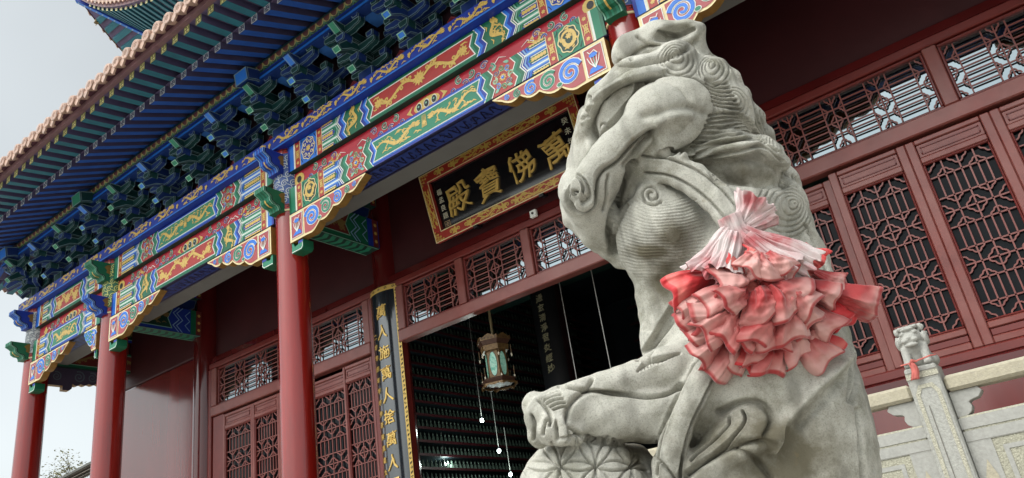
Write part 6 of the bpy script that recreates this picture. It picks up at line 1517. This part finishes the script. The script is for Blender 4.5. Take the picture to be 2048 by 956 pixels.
# gathered bleached collar and knot, pleated like a skirt
def gather(p0,p1,r0,r1,m,name,seed,pl=11,d0=2.06,d1=2.0,arc=2.2,tw=.0):
    g=np.random.default_rng(seed); nu,nv=22,64; G=np.zeros((nu,nv,3)); A=C(*p0,d0);B=C(*p1,d1); T=(B-A)/np.linalg.norm(B-A); X=np.cross(T,[0,0,1]); X/=np.linalg.norm(X); Y=np.cross(X,T)
    if Y[2]>0: Y=-Y
    ph=g.uniform(0,6.28,4)
    for i in range(nu):
        t=i/(nu-1); r=(r0+(r1-r0)*t**1.3)*d0/FP*(1+.10*math.sin(t*7+ph[3]))
        for j in range(nv):
            q=(j/(nv-1)-.5)*2*arc; rr=r*(1+.17*tri(q*pl*.16+ph[0]+.2*math.sin(t*3))+.10*tri(q*pl*.41+ph[1]+.5*t)+.05*math.sin(t*12+q*3+ph[2]))
            P=A+(B-A)*(t+.05*math.sin(q*pl*.7+ph[1])*t)+X*rr*math.sin(q)+Y*rr*math.cos(q)*.75; G[i,j]=P@RC
    return sheet(G,m,name,fl)
gather((1466,466),(1446,548),18,38,PALE,'collar',1,11,2.04,2.0,1.9)
gather((1462,462),(1404,558),16,40,PALE,'collar',2,12,2.05,2.03,1.9)
gather((1486,462),(1622,538),15,40,PALE,'collar',3,14,2.05,2.01,2.0)
gather((1490,474),(1580,548),14,34,PALE,'collar',7,11,2.03,1.985,1.8)
gather((1480,462),(1510,398),15,38,PALE,'knot_tail',4,12,2.07,2.08,2.6)
gather((1486,458),(1540,424),13,30,PALE,'knot_tail',8,10,2.06,2.08,2.4)
gather((1456,432),(1486,492),20,27,PALE,'knot',5,7,2.06,2.045,PI)
gather((1600,500),(1645,528),16,28,RAW,'knot_tail',6,6,2.08,2.06,2.2)
# ================================================================ SMALL LION ON THE BALUSTRADE POST (local metric axes: x right, y back, z up)
def small_lion():
    S=Sculpt((-.13,-.13,-.01),(.13,.16,.27),.0042)
    e=lambda c,r,k=.012,sub=False:S.ell(c,r,None,k,sub)
    e((0,.035,.07),(.062,.075,.075)); e((0,-.005,.11),(.062,.055,.05)); e((0,-.02,.165),(.058,.055,.052),.01); e((0,-.06,.152),(.040,.030,.030),.008)
    for s in (-1,1):
        S.cap((s*.045,-.03,.10),(s*.048,-.055,.012),.024,.020,.008); e((s*.048,-.068,.012),(.022,.028,.014),.006); e((s*.055,.05,.035),(.035,.055,.035),.012)
        e((s*.058,-.005,.215),(.020,.014,.022),.008); e((s*.03,-.062,.185),(.016,.014,.011),.005); e((s*.068,-.01,.15),(.016,.035,.040),.01); e((s*.026,-.084,.143),(.018,.013,.014),.006)
        for q in range(4): e((s*.066,-.005+.014*q,.125+.02*q),(.014,.014,.012),.004)
    e((0,-.086,.158),(.014,.010,.010),.005); e((0,-.078,.118),(.036,.016,.012),.006); S.cap((-.03,-.098,.131),(.03,-.098,.131),.006,.006,.004,sub=True); e((0,-.062,.207),(.035,.02,.012),.008)
    for q in range(5): e((-.04+.02*q,-.03,.222),(.013,.016,.012),.006)
    V,Q=S.mesh(); V=relax(V,Q,1,.4); N=vnormals(V,Q)
    if (N*(V-V.mean(0))).sum()<0: Q=Q[:,::-1]; N=-N
    d=.0016*np.sin(V[:,0]*420)*np.clip((V[:,2]-.10)*20,0,1)*(V[:,1]>-.03); V=V+N*d[:,None]
    return to_mesh('small_lion',V,Q,STONE)
o=bpy.data.objects.new('lion_finial',small_lion()); col.objects.link(o); o.parent=bal; o.location=(0.003,.072,.757-PZ); o.scale=(1.0,1.0,.98)
RBM=mat('faded_ribbon',(.50,.13,.11),.6,.3,.2,30)
rb=thing('red_ribbon','small faded red ribbon tied round the foot of the carved lion on the balustrade post','ribbon',(-.655,BY-.03,.77))
b=MB(); b.tube([(-.085,.02,.01),(-.03,-.012,.006),(.02,-.014,.012),(.07,-.008,.02),(.09,.03,.024)],.004,RBM,7); b.build('band',rb)
b=MB(); n=9; vs=[];fs=[]
for i in range(n):
    t=i/(n-1)
    for j in range(4):
        q=(j/3-.5); vs.append((-.028+q*(.028+.014*t)+.008*math.sin(t*4),-.026-.006*math.sin(q*6+t*3),.005-.088*t))
for i in range(n-1):
    for j in range(3): fs.append((i*4+j,i*4+j+1,(i+1)*4+j+1,(i+1)*4+j))
b.add(vs,fs,RBM); o=b.build('tail',rb,smooth=True); s=o.modifiers.new('solid','SOLIDIFY'); s.thickness=.002
b=MB(); b.tube([(-.036,-.022,.0),(-.018,-.03,.014),(.004,-.022,.004)],[.005,.009,.005],RBM,7); b.build('bow',rb)
# ================================================================ BEYOND: tree and a grey roof seen between the columns
LEAFM=mat('sparse_leaf',(.25,.25,.11),.6,.3,.4,3,c2=(.30,.24,.10),c2s=2,c2t=(.5,.6)); BARK=mat('bark',(.07,.055,.04),.8,.2,.25,8)
def tree(label,base,H,seed,spread):
    g=random.Random(seed); t=thing('tree',label,'tree',tuple(base)); b=MB(); tips=[]
    def br(p,d,l,r,dep):
        q=p+d*l; m=(p+q)/2+np.array([g.uniform(-1,1),g.uniform(-1,1),0])*l*.06; b.tube([p,m,q],[r,r*.85,r*.7],BARK,6 if dep<3 else 4,False)
        if dep>=6 or r<.008: tips.append((q,dep)); return
        if dep>=3: tips.append((q,dep))
        for _ in range(g.choice((2,3)) if dep<5 else 2):
            n=d+np.array([g.uniform(-1,1),g.uniform(-1,1),g.uniform(-.25,.7)])*spread; n/=np.linalg.norm(n); br(q,n,l*g.uniform(.66,.86),r*.62,dep+1)
    br(np.zeros(3),np.array([0,0,1.]),H*.26,H*.024,0); b.build('trunk',t)
    b=MB()
    for q,dep in tips:
        for _ in range(30 if dep>4 else 12):
            c=q+np.array([g.gauss(0,.30),g.gauss(0,.30),g.gauss(0,.24)]); a=g.uniform(0,6.28); s=g.uniform(.05,.11); u=np.array([math.cos(a),math.sin(a),g.uniform(-.5,.5)])*s; w_=np.array([-math.sin(a),math.cos(a),g.uniform(-.6,.6)])*s*.5
            b.add([c-u,c-w_,c+u,c+w_],[(0,1,2,3)],LEAFM)
    b.build('crown',t); return t
P=onY(165,960,26); tree('thin tree with sparse yellowish leaves beyond the far corner column',(P[0],P[1],GZ),P[2]-GZ+.9,4,.62)
P=onY(120,980,30); tree('darker bushy tree behind the outermost red column',(P[0]-1.0,P[1],GZ),P[2]-GZ+.4,9,.55)
P=onY(150,935,19.5); Q2=onY(195,925,17.5)
sh=thing('grey_roof','low grey tiled roof with plain eaves between the two far columns','roof',(P[0],P[1],GZ))
A=onY(110,960,20)-np.array([P[0],P[1],GZ]); B=onY(215,905,20)-np.array([P[0],P[1],GZ]); U=B-A; U[1]=0; dz=U[2]
b=MB(); GRT=mat('grey_roof_tile',(.10,.10,.09),.7,.3,.25,6); 
Z0=A[2]; b.hexa([A-U*2+[0,0,-.12],B+U*3+[0,0,-.12],A-U*2+[0,3.5,1.2],B+U*3+[0,3.5,1.2],A-U*2,B+U*3,A-U*2+[0,3.5,1.35],B+U*3+[0,3.5,1.35]],GRT); b.build('roof_slope',sh)
b=MB(); L0=A-U*2;L1=B+U*3
for q in range(3): b.hexa([L0+[0,.06,-.16-.17*q],L1+[0,.06,-.16-.17*q],L0+[0,.3,-.16-.17*q],L1+[0,.3,-.16-.17*q],L0+[0,.06+.02*q,-.125-.17*q],L1+[0,.06+.02*q,-.125-.17*q],L0+[0,.3,-.125-.17*q],L1+[0,.3,-.125-.17*q]],mat('grey_timber',(.14,.12,.10),.7,.3,.25,5))
b.build('eave_board',sh)
b=MB(); b.box(min(L0[0],L1[0]),max(L0[0],L1[0]),.5,3.4,0,max(.5,min(L0[2],L1[2])-.1),mat('grey_wall',(.2,.19,.18),.8,.2,.1)); b.build('wall',sh)
